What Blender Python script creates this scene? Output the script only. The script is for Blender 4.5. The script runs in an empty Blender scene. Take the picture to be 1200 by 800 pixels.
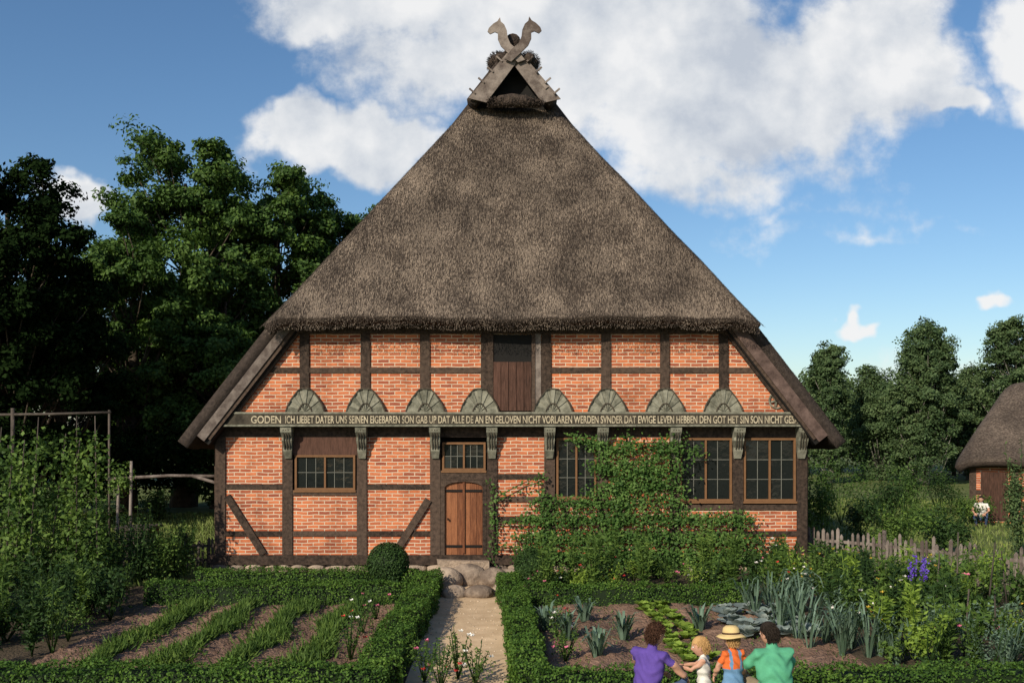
import bpy, math, numpy as np
from mathutils import Vector, Matrix
R=np.random.RandomState(7)
D=23.8; CH=3.5; F=1166.7
scene=bpy.context.scene
def FX(px,y=0.0): return (px-600)*(D+y)/F
def FZ(py,y=0.0): return CH+(500-py)*(D+y)/F
def G(px,py):
    s=(py-500)/CH
    return ((px-600)/s, F/s-D)
# ---------------- materials ----------------
def newmat(name):
    m=bpy.data.materials.new(name); m.use_nodes=True
    nt=m.node_tree; nt.nodes.clear()
    return m,nt,nt.nodes,nt.links
def ramp(N,cols):
    r=N.new('ShaderNodeValToRGB')
    e=r.color_ramp.elements
    while len(e)<len(cols): e.new(0.5)
    for i,(p,c) in enumerate(cols):
        e[i].position=p; e[i].color=(c[0],c[1],c[2],1)
    return r
def noise_mat(name,c1,c2,scale=3,rough=.85,bump=.3,bscale=20,vec=(1,1,1),c3=None,bdist=.02,island=0.0,big=0,det=4,streak=0):
    m,nt,N,L=newmat(name)
    out=N.new('ShaderNodeOutputMaterial'); b=N.new('ShaderNodeBsdfPrincipled')
    b.inputs['Roughness'].default_value=rough
    b.inputs['Specular IOR Level'].default_value=.2
    geo=N.new('ShaderNodeNewGeometry'); mp=N.new('ShaderNodeMapping'); mp.inputs['Scale'].default_value=vec
    L.new(geo.outputs['Position'],mp.inputs['Vector'])
    n=N.new('ShaderNodeTexNoise'); n.inputs['Scale'].default_value=scale; n.inputs['Detail'].default_value=det; n.inputs['Roughness'].default_value=.65
    L.new(mp.outputs[0],n.inputs['Vector'])
    cols=[(.3,c1),(.7,c2)] if c3 is None else [(.3,c1),(.5,c2),(.7,c3)]
    r=ramp(N,cols)
    fac=n.outputs['Fac']
    if island>0:
        ma=N.new('ShaderNodeMath'); ma.operation='MULTIPLY_ADD'; ma.inputs[1].default_value=island; 
        sb=N.new('ShaderNodeMath'); sb.operation='SUBTRACT'; sb.inputs[1].default_value=island*.5
        L.new(geo.outputs['Random Per Island'],ma.inputs[0]); L.new(n.outputs['Fac'],ma.inputs[2]); L.new(ma.outputs[0],sb.inputs[0]); fac=sb.outputs[0]
    L.new(fac,r.inputs[0]); col=r.outputs[0]
    def mult(col,amt,sc,vec2,det2):
        m2=N.new('ShaderNodeMapping'); m2.inputs['Scale'].default_value=vec2; L.new(geo.outputs['Position'],m2.inputs['Vector'])
        n3=N.new('ShaderNodeTexNoise'); n3.inputs['Scale'].default_value=sc; n3.inputs['Detail'].default_value=det2; n3.inputs['Roughness'].default_value=.6; L.new(m2.outputs[0],n3.inputs['Vector'])
        r3=ramp(N,[(.33,(1-amt,1-amt,1-amt)),(.67,(1+amt*.7,1+amt*.7,1+amt*.65))]); L.new(n3.outputs['Fac'],r3.inputs[0])
        mu=N.new('ShaderNodeMixRGB'); mu.blend_type='MULTIPLY'; mu.inputs[0].default_value=1; L.new(col,mu.inputs[1]); L.new(r3.outputs[0],mu.inputs[2]); return mu.outputs[0]
    if big>0: col=mult(col,big,.45,(1,1,1),3)
    if streak>0: col=mult(col,streak,2.2,(1,1,.16),3)
    L.new(col,b.inputs['Base Color'])
    if bump>0:
        n2=N.new('ShaderNodeTexNoise'); n2.inputs['Scale'].default_value=bscale; n2.inputs['Detail'].default_value=2
        L.new(mp.outputs[0],n2.inputs['Vector'])
        bp=N.new('ShaderNodeBump'); bp.inputs['Strength'].default_value=bump; bp.inputs['Distance'].default_value=bdist
        L.new(n2.outputs['Fac'],bp.inputs['Height']); L.new(bp.outputs[0],b.inputs['Normal'])
    L.new(b.outputs[0],out.inputs[0])
    return m
def leaf_mat(name,c1,c2,c3,trans=.3,scale=.5,spec=.15):
    m,nt,N,L=newmat(name)
    out=N.new('ShaderNodeOutputMaterial'); b=N.new('ShaderNodeBsdfPrincipled')
    b.inputs['Roughness'].default_value=.6; b.inputs['Specular IOR Level'].default_value=spec
    geo=N.new('ShaderNodeNewGeometry')
    n=N.new('ShaderNodeTexNoise'); n.inputs['Scale'].default_value=scale; n.inputs['Detail'].default_value=0
    L.new(geo.outputs['Position'],n.inputs['Vector'])
    a=N.new('ShaderNodeMath'); a.operation='ADD'; L.new(n.outputs['Fac'],a.inputs[0]); L.new(geo.outputs['Random Per Island'],a.inputs[1])
    h=N.new('ShaderNodeMath'); h.operation='MULTIPLY'; h.inputs[1].default_value=.5; L.new(a.outputs[0],h.inputs[0])
    r=ramp(N,[(.2,c1),(.5,c2),(.8,c3)]); L.new(h.outputs[0],r.inputs[0])
    if trans>0:
        L.new(r.outputs[0],b.inputs['Base Color'])
        t=N.new('ShaderNodeBsdfTranslucent'); mx=N.new('ShaderNodeMixShader')
        g=N.new('ShaderNodeMixRGB'); g.blend_type='MULTIPLY'; g.inputs[0].default_value=1; g.inputs[2].default_value=(1.3,1.4,.5,1)
        L.new(r.outputs[0],g.inputs[1]); L.new(g.outputs[0],t.inputs['Color'])
        mx.inputs[0].default_value=trans
        L.new(b.outputs[0],mx.inputs[1]); L.new(t.outputs[0],mx.inputs[2]); L.new(mx.outputs[0],out.inputs[0])
    else:
        N.remove(b); df=N.new('ShaderNodeBsdfDiffuse'); L.new(r.outputs[0],df.inputs[0]); L.new(df.outputs[0],out.inputs[0])
    return m
def plain(name,c,rough=.7,spec=.3):
    return noise_mat(name,[x*.85 for x in c],[min(1,x*1.12) for x in c],scale=9,rough=rough,bump=.15,bscale=60,bdist=.005)
def brick_mat():
    m,nt,N,L=newmat('brick_infill')
    out=N.new('ShaderNodeOutputMaterial'); b=N.new('ShaderNodeBsdfPrincipled'); b.inputs['Roughness'].default_value=.9; b.inputs['Specular IOR Level'].default_value=.15
    geo=N.new('ShaderNodeNewGeometry'); sp=N.new('ShaderNodeSeparateXYZ'); L.new(geo.outputs['Position'],sp.inputs[0])
    ad=N.new('ShaderNodeMath'); ad.operation='ADD'; L.new(sp.outputs[0],ad.inputs[0]); L.new(sp.outputs[1],ad.inputs[1])
    nw=N.new('ShaderNodeTexNoise'); nw.inputs['Scale'].default_value=2.5; nw.inputs['Detail'].default_value=3; L.new(geo.outputs['Position'],nw.inputs['Vector'])
    ma=N.new('ShaderNodeMath'); ma.operation='MULTIPLY_ADD'; ma.inputs[1].default_value=.05; L.new(nw.outputs['Fac'],ma.inputs[0]); L.new(sp.outputs[2],ma.inputs[2])
    cb=N.new('ShaderNodeCombineXYZ'); L.new(ad.outputs[0],cb.inputs[0]); L.new(ma.outputs[0],cb.inputs[1])
    br=N.new('ShaderNodeTexBrick'); L.new(cb.outputs[0],br.inputs['Vector'])
    br.inputs['Scale'].default_value=1; br.inputs['Brick Width'].default_value=.27; br.inputs['Row Height'].default_value=.084
    br.inputs['Mortar Size'].default_value=.0105; br.inputs['Mortar Smooth'].default_value=.2; br.inputs['Bias'].default_value=-.1
    br.inputs['Color1'].default_value=(.54,.165,.068,1); br.inputs['Color2'].default_value=(.25,.062,.036,1); br.inputs['Mortar'].default_value=(.56,.44,.32,1)
    n=N.new('ShaderNodeTexNoise'); n.inputs['Scale'].default_value=1.1; n.inputs['Detail'].default_value=6; n.inputs['Roughness'].default_value=.8; L.new(geo.outputs['Position'],n.inputs['Vector'])
    r=ramp(N,[(.3,(.55,.50,.48)),(.5,(1,1,1)),(.7,(1.15,1.15,1.12))]); L.new(n.outputs['Fac'],r.inputs[0])
    mu=N.new('ShaderNodeMixRGB'); mu.blend_type='MULTIPLY'; mu.inputs[0].default_value=1; L.new(br.outputs['Color'],mu.inputs[1]); L.new(r.outputs[0],mu.inputs[2])
    L.new(mu.outputs[0],b.inputs['Base Color'])
    bp=N.new('ShaderNodeBump'); bp.invert=True; bp.inputs['Strength'].default_value=.6; bp.inputs['Distance'].default_value=.012; L.new(br.outputs['Fac'],bp.inputs['Height'])
    L.new(bp.outputs[0],b.inputs['Normal']); L.new(b.outputs[0],out.inputs[0])
    return m
def glass_mat():
    m,nt,N,L=newmat('window_glass')
    out=N.new('ShaderNodeOutputMaterial'); b=N.new('ShaderNodeBsdfPrincipled')
    b.inputs['Base Color'].default_value=(.010,.012,.012,1); b.inputs['Roughness'].default_value=.08; b.inputs['Specular IOR Level'].default_value=.35
    geo=N.new('ShaderNodeNewGeometry'); n=N.new('ShaderNodeTexNoise'); n.inputs['Scale'].default_value=6; L.new(geo.outputs['Position'],n.inputs['Vector'])
    bp=N.new('ShaderNodeBump'); bp.inputs['Strength'].default_value=.25; bp.inputs['Distance'].default_value=.02; L.new(n.outputs['Fac'],bp.inputs['Height']); L.new(bp.outputs[0],b.inputs['Normal'])
    L.new(b.outputs[0],out.inputs[0]); return m
M={}
M['brick']=brick_mat(); M['glass']=glass_mat()
M['timber']=noise_mat('dark_timber',(.022,.015,.011),(.090,.060,.043),scale=4,bump=.6,bscale=14,vec=(3,3,3),bdist=.01,island=.25)
M['timber_grey']=noise_mat('weathered_timber',(.085,.065,.055),(.24,.20,.17),scale=5,bump=.6,bscale=30,bdist=.01,island=.3)
M['barge_red']=noise_mat('reddish_barge_board',(.05,.032,.026),(.15,.10,.083),scale=5,bump=.6,bscale=30,bdist=.01)
M['pole']=noise_mat('old_pole_wood',(.03,.025,.02),(.10,.08,.065),scale=5,bump=.6,bscale=30,bdist=.01,island=.3)
M['green_wood']=noise_mat('grey_green_carved_wood',(.10,.098,.072),(.26,.25,.19),scale=8,bump=.6,bscale=30,bdist=.01,island=.3)
M['beamgreen']=noise_mat('carved_beam_wood',(.025,.021,.015),(.085,.07,.05),scale=5,bump=.5,bscale=30,bdist=.01)
M['letter']=noise_mat('faded_cream_letter_paint',(.26,.22,.15),(.56,.48,.33),scale=7,bump=0)
M['door']=noise_mat('door_wood',(.12,.042,.018),(.27,.105,.045),scale=3,bump=.4,bscale=10,vec=(9,9,1.2),rough=.6,island=.35)
M['hatch']=noise_mat('hatch_wood',(.035,.018,.012),(.10,.05,.035),scale=3,bump=.4,bscale=10,vec=(9,9,1.2),island=.3)
M['winframe']=plain('window_frame_oak',(.17,.085,.038))
M['muntin']=plain('muntin_paint',(.15,.15,.125))
M['thatch']=noise_mat('thatch',(.045,.033,.026),(.115,.087,.068),scale=14,bump=1,bscale=38,bdist=.07,c3=(.21,.165,.13),big=.32,streak=.22)
M['thatch_end']=noise_mat('thatch_cut_edge',(.03,.022,.018),(.08,.06,.048),scale=15,bump=1,bscale=60,bdist=.04)
M['straw']=noise_mat('thatch_reed',(.042,.031,.024),(.115,.088,.068),scale=1.2,bump=0,c3=(.24,.187,.143),island=.7,big=.32,det=1,streak=.22)
M['dark']=plain('dark_interior',(.008,.007,.006))
M['heather']=noise_mat('ridge_heather',(.02,.015,.012),(.09,.065,.05),scale=9,bump=1,bscale=30,bdist=.05)
M['stone']=noise_mat('field_stone',(.14,.105,.08),(.40,.31,.23),scale=3.5,bump=.7,bscale=14,bdist=.04,island=.4)
M['grass']=noise_mat('grass_ground',(.05,.075,.02),(.11,.14,.04),scale=.8,bump=.6,bscale=25,c3=(.17,.17,.07))
M['soil']=noise_mat('garden_soil',(.045,.036,.022),(.11,.08,.052),scale=6,bump=1,bscale=22,bdist=.04)
M['soilred']=noise_mat('dry_soil',(.15,.088,.058),(.29,.18,.125),scale=5,bump=1,bscale=22,bdist=.04,big=.25)
M['path']=noise_mat('sandy_path',(.52,.365,.215),(.74,.545,.345),scale=2.2,bump=.4,bscale=50,bdist=.012,big=.14)
M['pebble']=noise_mat('path_gravel',(.30,.23,.16),(.60,.48,.35),scale=5,bump=0,island=.5)
M['bark']=noise_mat('bark',(.03,.022,.016),(.11,.085,.06),scale=5,bump=1,bscale=12,bdist=.04)
M['birchbark']=noise_mat('birch_bark',(.04,.035,.03),(.30,.28,.24),scale=4,bump=.3,bscale=12,vec=(1,1,3))
M['oak']=leaf_mat('oak_leaves',(.022,.048,.010),(.050,.098,.020),(.10,.165,.036),trans=.18)
M['darkleaf']=leaf_mat('shaded_leaves',(.005,.011,.004),(.010,.020,.006),(.018,.034,.010),trans=0,spec=.05)  # near-black greens: the shade on these trees is painted into the leaf colour
M['birch']=leaf_mat('birch_leaves',(.036,.065,.026),(.068,.11,.042),(.11,.155,.062),trans=.15)
M['far']=leaf_mat('far_leaves',(.035,.06,.025),(.06,.095,.038),(.10,.14,.055),trans=0)
M['box']=leaf_mat('box_leaves',(.025,.058,.010),(.055,.115,.018),(.11,.19,.03),trans=.15,scale=2)
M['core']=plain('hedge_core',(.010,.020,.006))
M['g1']=leaf_mat('garden_green',(.035,.07,.014),(.07,.125,.025),(.13,.20,.04),scale=1.5,trans=.2)
M['g2']=leaf_mat('garden_bluegreen',(.06,.10,.06),(.11,.17,.115),(.18,.26,.19),scale=1.5,trans=.2)
M['g3']=leaf_mat('garden_lightgreen',(.09,.15,.02),(.18,.27,.04),(.28,.38,.07),scale=1.5)
M['g4']=leaf_mat('garden_deepgreen',(.012,.028,.008),(.024,.052,.013),(.045,.085,.020),scale=1.5,trans=.1)
M['vine']=leaf_mat('espalier_leaves',(.025,.06,.012),(.055,.115,.022),(.12,.20,.05),scale=2,trans=.2)
M['cab']=leaf_mat('cabbage',(.12,.16,.145),(.20,.24,.225),(.32,.36,.33),scale=3,trans=.1)
M['grassb']=leaf_mat('grass_blades',(.06,.09,.02),(.12,.16,.045),(.20,.23,.08),scale=.6,trans=0)
M['purple']=plain('purple_flower',(.12,.06,.42)); M['pink']=plain('pink_flower',(.6,.16,.25)); M['white']=plain('white_flower',(.75,.72,.66)); M['red']=plain('red_flower',(.55,.05,.04)); M['yellow']=plain('yellow_flower',(.6,.42,.06))
# ---------------- mesh builder ----------------
class MB:
    def __init__(s): s.V=[];s.n=0;s.LI=[];s.LT=[];s.MI=[];s.SM=[]
    def add(s,V,faces,mat=0,smooth=False):
        V=np.asarray(V,float).reshape(-1,3)
        for f in faces:
            s.LI.append(np.array(f,int)+s.n)
        s.LT.append(np.array([len(f) for f in faces],int)); s.MI.append(np.full(len(faces),mat)); s.SM.append(np.full(len(faces),smooth))
        s.V.append(V); s.n+=len(V)
    def quads(s,V,mat=0):
        V=V.reshape(-1,3); k=len(V)//4
        s.LI.append(np.arange(len(V))+s.n); s.LT.append(np.full(k,4)); s.MI.append(np.full(k,mat)); s.SM.append(np.full(k,False))
        s.V.append(V); s.n+=len(V)
    def box(s,x0,x1,y0,y1,z0,z1,mat=0,j=0.0):
        V=np.array([[x0,y0,z0],[x1,y0,z0],[x1,y1,z0],[x0,y1,z0],[x0,y0,z1],[x1,y0,z1],[x1,y1,z1],[x0,y1,z1]],float)
        if j: V=V+R.uniform(-j,j,V.shape)
        s.add(V,[(0,3,2,1),(4,5,6,7),(0,1,5,4),(1,2,6,5),(2,3,7,6),(3,0,4,7)],mat)
    def beam(s,p0,p1,w,d,mat=0,nrm=(0,-1,0),j=0.0):
        p0=np.array(p0,float);p1=np.array(p1,float);t=p1-p0;t/=np.linalg.norm(t)
        n=np.array(nrm,float);n-=t*n.dot(t);n/=np.linalg.norm(n);r=np.cross(t,n)
        V=[]
        for p in (p0,p1):
            for a,b in ((-1,-1),(1,-1),(1,1),(-1,1)): V.append(p+r*a*w/2+n*b*d/2)
        V=np.array(V)
        if j: V=V+R.uniform(-j,j,V.shape)
        s.add(V,[(0,1,2,3),(7,6,5,4),(0,4,5,1),(1,5,6,2),(2,6,7,3),(3,7,4,0)],mat)
    def loft(s,P,rw,rd=None,right=None,segs=8,mat=0,smooth=True):
        P=np.array(P,float);n=len(P);rw=np.broadcast_to(rw,(n,));rd=rw if rd is None else np.broadcast_to(rd,(n,))
        V=[]
        for i in range(n):
            t=P[min(i+1,n-1)]-P[max(i-1,0)];t=t/(np.linalg.norm(t)+1e-9)
            r=np.array(right if right is not None else ((1,0,0) if abs(t[0])<.8 else (0,1,0)),float)
            r=r-t*r.dot(t);r/=np.linalg.norm(r)+1e-9;u=np.cross(t,r)
            a=np.linspace(0,2*np.pi,segs,endpoint=False)
            V.append(P[i]+np.outer(np.cos(a),r)*rw[i]+np.outer(np.sin(a),u)*rd[i])
        V=np.concatenate(V)
        fs=[]
        for i in range(n-1):
            for k in range(segs):
                k2=(k+1)%segs; fs.append((i*segs+k,i*segs+k2,(i+1)*segs+k2,(i+1)*segs+k))
        fs.append(tuple(range(segs))[::-1]); fs.append(tuple((n-1)*segs+k for k in range(segs)))
        s.add(V,fs,mat,smooth)
    def poly(s,pts,y0,y1,mat=0):
        n=len(pts);V=[(x,y0,z) for x,z in pts]+[(x,y1,z) for x,z in pts]
        fs=[tuple(range(n)),tuple(range(2*n-1,n-1,-1))]+[(i,(i+1)%n+0,(i+1)%n+n,i+n)[::-1] for i in range(n)]
        s.add(V,fs,mat)
    def blob(s,c,r,mat=0,seg=12,ring=8,jit=.08,seed=None):
        V=[];ph=R.uniform(0,6,6)
        for i in range(ring+1):
            th=np.pi*i/ring
            for k in range(seg):
                a=2*np.pi*k/seg
                d=np.array([np.sin(th)*np.cos(a),np.sin(th)*np.sin(a),np.cos(th)])
                q=1+jit*(np.sin(3*d[0]+ph[0])+np.sin(4*d[1]+ph[1])+np.sin(3.5*d[2]+ph[2])+.5*np.sin(9*d[0]+ph[3])*np.sin(8*d[2]+ph[4]))
                V.append(np.array(c)+d*np.array(r)*q)
        fs=[]
        for i in range(ring):
            for k in range(seg):
                k2=(k+1)%seg; fs.append((i*seg+k,(i+1)*seg+k,(i+1)*seg+k2,i*seg+k2))
        s.add(V,fs,mat,True)
    def rock(s,c,r,mat=0):
        c=np.array(c,float); seg,ring=18,12; pl=unit(R.normal(size=(9,3))); pd=R.uniform(.72,.95,9); V=[]
        for i in range(ring+1):
            th=np.pi*i/ring
            for k in range(seg):
                a=2*np.pi*k/seg; d=np.array([np.sin(th)*np.cos(a),np.sin(th)*np.sin(a),np.cos(th)]); q=1.0
                for n_,p_ in zip(pl,pd):
                    t=d.dot(n_)
                    if t>.01: q=min(q,p_/t)
                V.append(c+d*np.array(r)*q)
        fs=[]
        for i in range(ring):
            for k in range(seg):
                k2=(k+1)%seg; fs.append((i*seg+k,(i+1)*seg+k,(i+1)*seg+k2,i*seg+k2))
        s.add(V,fs,mat,True)
    def obj(s,name,mats,parent=None):
        me=bpy.data.meshes.new(name)
        V=np.concatenate(s.V); LT=np.concatenate(s.LT); LI=np.concatenate(s.LI)
        me.vertices.add(len(V)); me.vertices.foreach_set('co',V.astype(np.float32).ravel())
        me.loops.add(len(LI)); me.loops.foreach_set('vertex_index',LI.astype(np.int32))
        me.polygons.add(len(LT)); ls=np.concatenate([[0],np.cumsum(LT)[:-1]])
        me.polygons.foreach_set('loop_start',ls.astype(np.int32))
        try: me.polygons.foreach_set('loop_total',LT.astype(np.int32))
        except Exception: pass
        me.polygons.foreach_set('material_index',np.concatenate(s.MI).astype(np.int32))
        me.polygons.foreach_set('use_smooth',np.concatenate(s.SM))
        me.update(calc_edges=True); me.validate()
        for m in mats: me.materials.append(M[m] if isinstance(m,str) else m)
        o=bpy.data.objects.new(name,me); scene.collection.objects.link(o)
        if parent: o.parent=parent
        return o
def empty(name):
    e=bpy.data.objects.new(name,None); scene.collection.objects.link(e); return e
def unit(a): return a/(np.linalg.norm(a,axis=-1,keepdims=True)+1e-9)
def leafq(P,Nn,L,W,fold=0):
    k=len(P); a=unit(np.cross(Nn,unit(R.normal(size=(k,3))))); b=np.cross(Nn,a)
    L=(L*R.uniform(.6,1.3,k))[:,None]; W=(W*R.uniform(.6,1.3,k))[:,None]
    return np.stack([P-a*L/2,P+b*W/2-a*L*.05,P+a*L/2,P-b*W/2-a*L*.05],1)
def leafdir(P,A,L,W):
    k=len(P); b=unit(np.cross(A,unit(R.normal(size=(k,3)))))
    L=np.broadcast_to(L,(k,))[:,None]; W=np.broadcast_to(W,(k,))[:,None]
    return np.stack([P,P+A*L*.45+b*W/2,P+A*L,P+A*L*.45-b*W/2],1)
def cloud(c,r,n,shell=.5,bias=.7):
    d=unit(R.normal(size=(n,3))); q=R.uniform(shell,1,n)[:,None]**.7
    P=np.array(c)+d*q*np.array(r)
    Nn=unit(d*bias+np.array([0,0,.35])+R.normal(size=(n,3))*.45)
    return P,Nn
# ---------------- trees ----------------
def tree(name,x,y,h,cr,z0,leaf,ncl,nl,ls,bark='bark',tr=.35,clr=(.17,.30),conical=0,extra=None):
    mb=MB(); zc=(z0+h)/2; rz=(h-z0)/2
    n=8; zz=np.linspace(-.1,h*.85,n); off=np.cumsum(R.normal(0,.12,(n,2)),0)*h/14
    off[0]=0
    tp=np.stack([x+off[:,0],y+off[:,1],zz],1)
    mb.loft(tp,tr*np.linspace(1.25,.15,n),mat=0,segs=9)
    for i in range(ncl):
        d=unit(R.normal(size=3)); q=R.uniform(.2,1)**.5*R.choice([1,1,1.08])
        c=np.array([x,y,zc])+d*q*np.array([cr,cr,rz])
        if conical: 
            f=1-conical*max(0,(c[2]-z0)/(h-z0)); c[0]=x+(c[0]-x)*f; c[1]=y+(c[1]-y)*f
        rc=cr*R.uniform(*clr)
        c[2]=min(c[2],h-rc*.6)
        zb=max(z0*.6,c[2]-np.hypot(c[0]-x,c[1]-y)*.8-1); zb=min(zb,h*.8)
        bx=np.interp(zb,zz,tp[:,0]);by=np.interp(zb,zz,tp[:,1])
        b0=np.array([bx,by,zb]); mid=(b0+c)/2+np.array([0,0,-.08*h*.3])+R.normal(0,.15,3)
        r0=tr*.22*(1-zb/h)+.02
        mb.loft([b0,mid,c],[r0,r0*.6,.012],mat=0,segs=5)
        k=int(nl*R.uniform(.7,1.3))
        m=8
        for q_ in range(m):
            dd=unit(R.normal(size=3)); cc=c+dd*rc*np.array([1.,1.,.8])*R.uniform(.3,1.15); rr=rc*R.uniform(.35,.7)
            P=cc+unit(R.normal(size=(k//m,3)))*(R.uniform(.05,1,k//m)[:,None]**.55)*np.array([rr*1.2,rr*1.2,rr*.8])
            Nn=unit((P-c)/rc*.7+np.array([0,0,.35])+R.normal(size=(len(P),3))*.5)
            mb.quads(leafq(P,Nn,ls,ls*.62),1)
    return mb.obj(name,[bark,leaf])
def px2(px,py,y): 
    s=F/(D+y); return (px-600)/s, CH+(500-py)/s
def T(name,px,top,y,crpx,z0,leaf,ncl,nl,ls,**k):
    x,z=px2(px,top,y); return tree(name,x,y,z,crpx*(D+y)/F,z0,leaf,ncl,nl,ls,**k)
T('oak_tree',215,152,20,92,3.0,'oak',130,900,.19,tr=.5)
T('oak_tree',325,186,23,84,2.5,'oak',125,850,.20,tr=.5)
T('oak_tree',420,203,26,84,3,'oak',120,800,.20,tr=.45)
T('oak_tree',150,250,17,66,1.5,'oak',90,800,.18,tr=.35)
T('oak_tree',255,310,19,80,1.0,'oak',100,800,.19,tr=.3)
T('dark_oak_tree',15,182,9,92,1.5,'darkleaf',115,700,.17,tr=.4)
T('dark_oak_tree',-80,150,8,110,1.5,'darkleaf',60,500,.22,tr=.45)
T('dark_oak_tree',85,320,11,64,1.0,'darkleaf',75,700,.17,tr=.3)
T('birch_tree',972,400,38,30,.4,'birch',110,420,.17,bark='birchbark',tr=.14,conical=.45,clr=(.22,.42))
T('birch_tree',1085,376,36,46,.4,'birch',160,420,.17,bark='birchbark',tr=.16,conical=.35,clr=(.18,.34))
T('birch_tree',1184,376,38,46,.4,'birch',150,420,.17,bark='birchbark',tr=.16,conical=.35,clr=(.18,.34))
T('birch_tree',1030,430,42,38,.4,'birch',110,400,.17,bark='birchbark',tr=.13,conical=.3,clr=(.22,.4))
T('birch_tree',1135,425,42,34,.4,'birch',90,400,.17,bark='birchbark',tr=.13,conical=.3,clr=(.22,.4))
T('birch_tree',1270,390,36,44,.4,'birch',110,400,.17,bark='birchbark',tr=.16,conical=.35,clr=(.2,.36))
mb=MB()
def belt(pxa,pxb,y,topf,leaf,n,ls,mat):
    for i in range(n):
        px=R.uniform(pxa,pxb); yy=y+R.uniform(-4,6); x,zt=px2(px,topf(px)+R.uniform(-8,14),yy)
        z=R.uniform(.1,1)**.7*zt; rr=R.uniform(.7,1.6)
        P,Nn=cloud((x,yy,z),(rr,rr,rr*.8),150,shell=.3); mb.quads(leafq(P,Nn,ls,ls*.7),mat)
belt(890,1300,50,lambda p:452+14*math.sin(p*.05)+7*math.sin(p*.17),'far',460,.28,0)
belt(1300,1900,52,lambda p:450+10*math.sin(p*.05),'far',200,.5,0)
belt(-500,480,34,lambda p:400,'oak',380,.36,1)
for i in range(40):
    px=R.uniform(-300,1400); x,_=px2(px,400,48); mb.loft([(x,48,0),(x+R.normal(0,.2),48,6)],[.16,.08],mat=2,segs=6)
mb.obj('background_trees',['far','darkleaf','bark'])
mb=MB()
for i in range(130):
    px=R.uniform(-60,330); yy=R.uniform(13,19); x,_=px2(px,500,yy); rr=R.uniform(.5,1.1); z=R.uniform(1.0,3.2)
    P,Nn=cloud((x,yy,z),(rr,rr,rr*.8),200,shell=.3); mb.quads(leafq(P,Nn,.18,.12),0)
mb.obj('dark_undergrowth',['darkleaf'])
# ---------------- ground ----------------
def ground():
    xs=np.concatenate([[-400,-120,-60],np.arange(-30,31,1.0),[60,120,400]]); ys=np.concatenate([[-200,-80,-40],np.arange(-24,0,.4),np.arange(0,60,3),[80,150,500]])
    V=[];W=len(xs)
    for y in ys:
        for x in xs:
            t=np.clip((-y-11.6)/1.4,0,1); z=.4*t*t*(3-2*t)
            V.append((x,y,z))
    fs=[(j*W+i,j*W+i+1,(j+1)*W+i+1,(j+1)*W+i) for j in range(len(ys)-1) for i in range(W-1)]
    mb=MB(); mb.add(V,fs,0,True); mb.obj('ground',['grass'])
ground()
def sheet(name,pts,z,mat):
    mb=MB(); mb.add([(x,y,z) for x,y in pts],[tuple(range(len(pts)))],0); return mb.obj(name,[mat])
sheet('garden_ground',[(-13,-11.5),(12,-11.5),(11,-4),(7,.35),(-7,.35),(-7.5,-1.8),(-13,-2.5)],.004,'soil')
sheet('garden_path',[(-1.45,-11.4),(0,-11.4),(-.15,-6),(-.28,-1.0),(-.6,-.6),(-1.7,-.6),(-1.6,-2.3),(-1.5,-6)],.012,'path')
mb=MB()
for i in range(420):
    y=R.uniform(-11.2,-.9); x=R.uniform(-1.5,-.1); r=R.uniform(.006,.022); mb.blob((x,y,.012),(r,r,r*.6),0,seg=6,ring=4)
mb.obj('path_pebbles',['pebble'])
def bed(name,x0,x1,y0,y1,mat):
    nx=int((x1-x0)/.07);ny=int((y1-y0)/.07);V=[]
    for j in range(ny+1):
        for i in range(nx+1):
            x=x0+(x1-x0)*i/nx;y=y0+(y1-y0)*j/ny
            e=min(i,nx-i,j,ny-j); V.append((x,y,.02+ (0 if e==0 else .04+R.uniform(-.025,.03)+.03*math.sin(x*6+math.sin(y)))))
    fs=[(j*(nx+1)+i,j*(nx+1)+i+1,(j+1)*(nx+1)+i+1,(j+1)*(nx+1)+i) for j in range(ny) for i in range(nx)]
    mb=MB(); mb.add(V,fs,0,True); mb.obj(name,[mat])
bed('soil_bed',-7.0,-2.1,-9.9,-4.4,'soilred')
bed('soil_bed',.5,5.2,-10.6,-4.5,'soilred')
mb=MB()
def blades(mb,P,h,w,mat,lean=.35):
    k=len(P); A=unit(np.stack([R.normal(0,lean,k),R.normal(0,lean,k),np.ones(k)],1))
    mb.quads(leafdir(P,A,h*R.uniform(.6,1.3,k),w),mat)
n=26000; P=np.stack([R.uniform(6.8,24,n),R.uniform(-4,24,n),np.zeros(n)],1); P=P[(P[:,0]>8.2)|(P[:,1]>1.0)]
blades(mb,P,.16,.035,0)
n=22000; P=np.stack([R.uniform(-18,-7.6,n),R.uniform(-2,16,n),np.zeros(n)],1); blades(mb,P,.15,.035,0)
mb.obj('grass',['grassb'])
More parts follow.
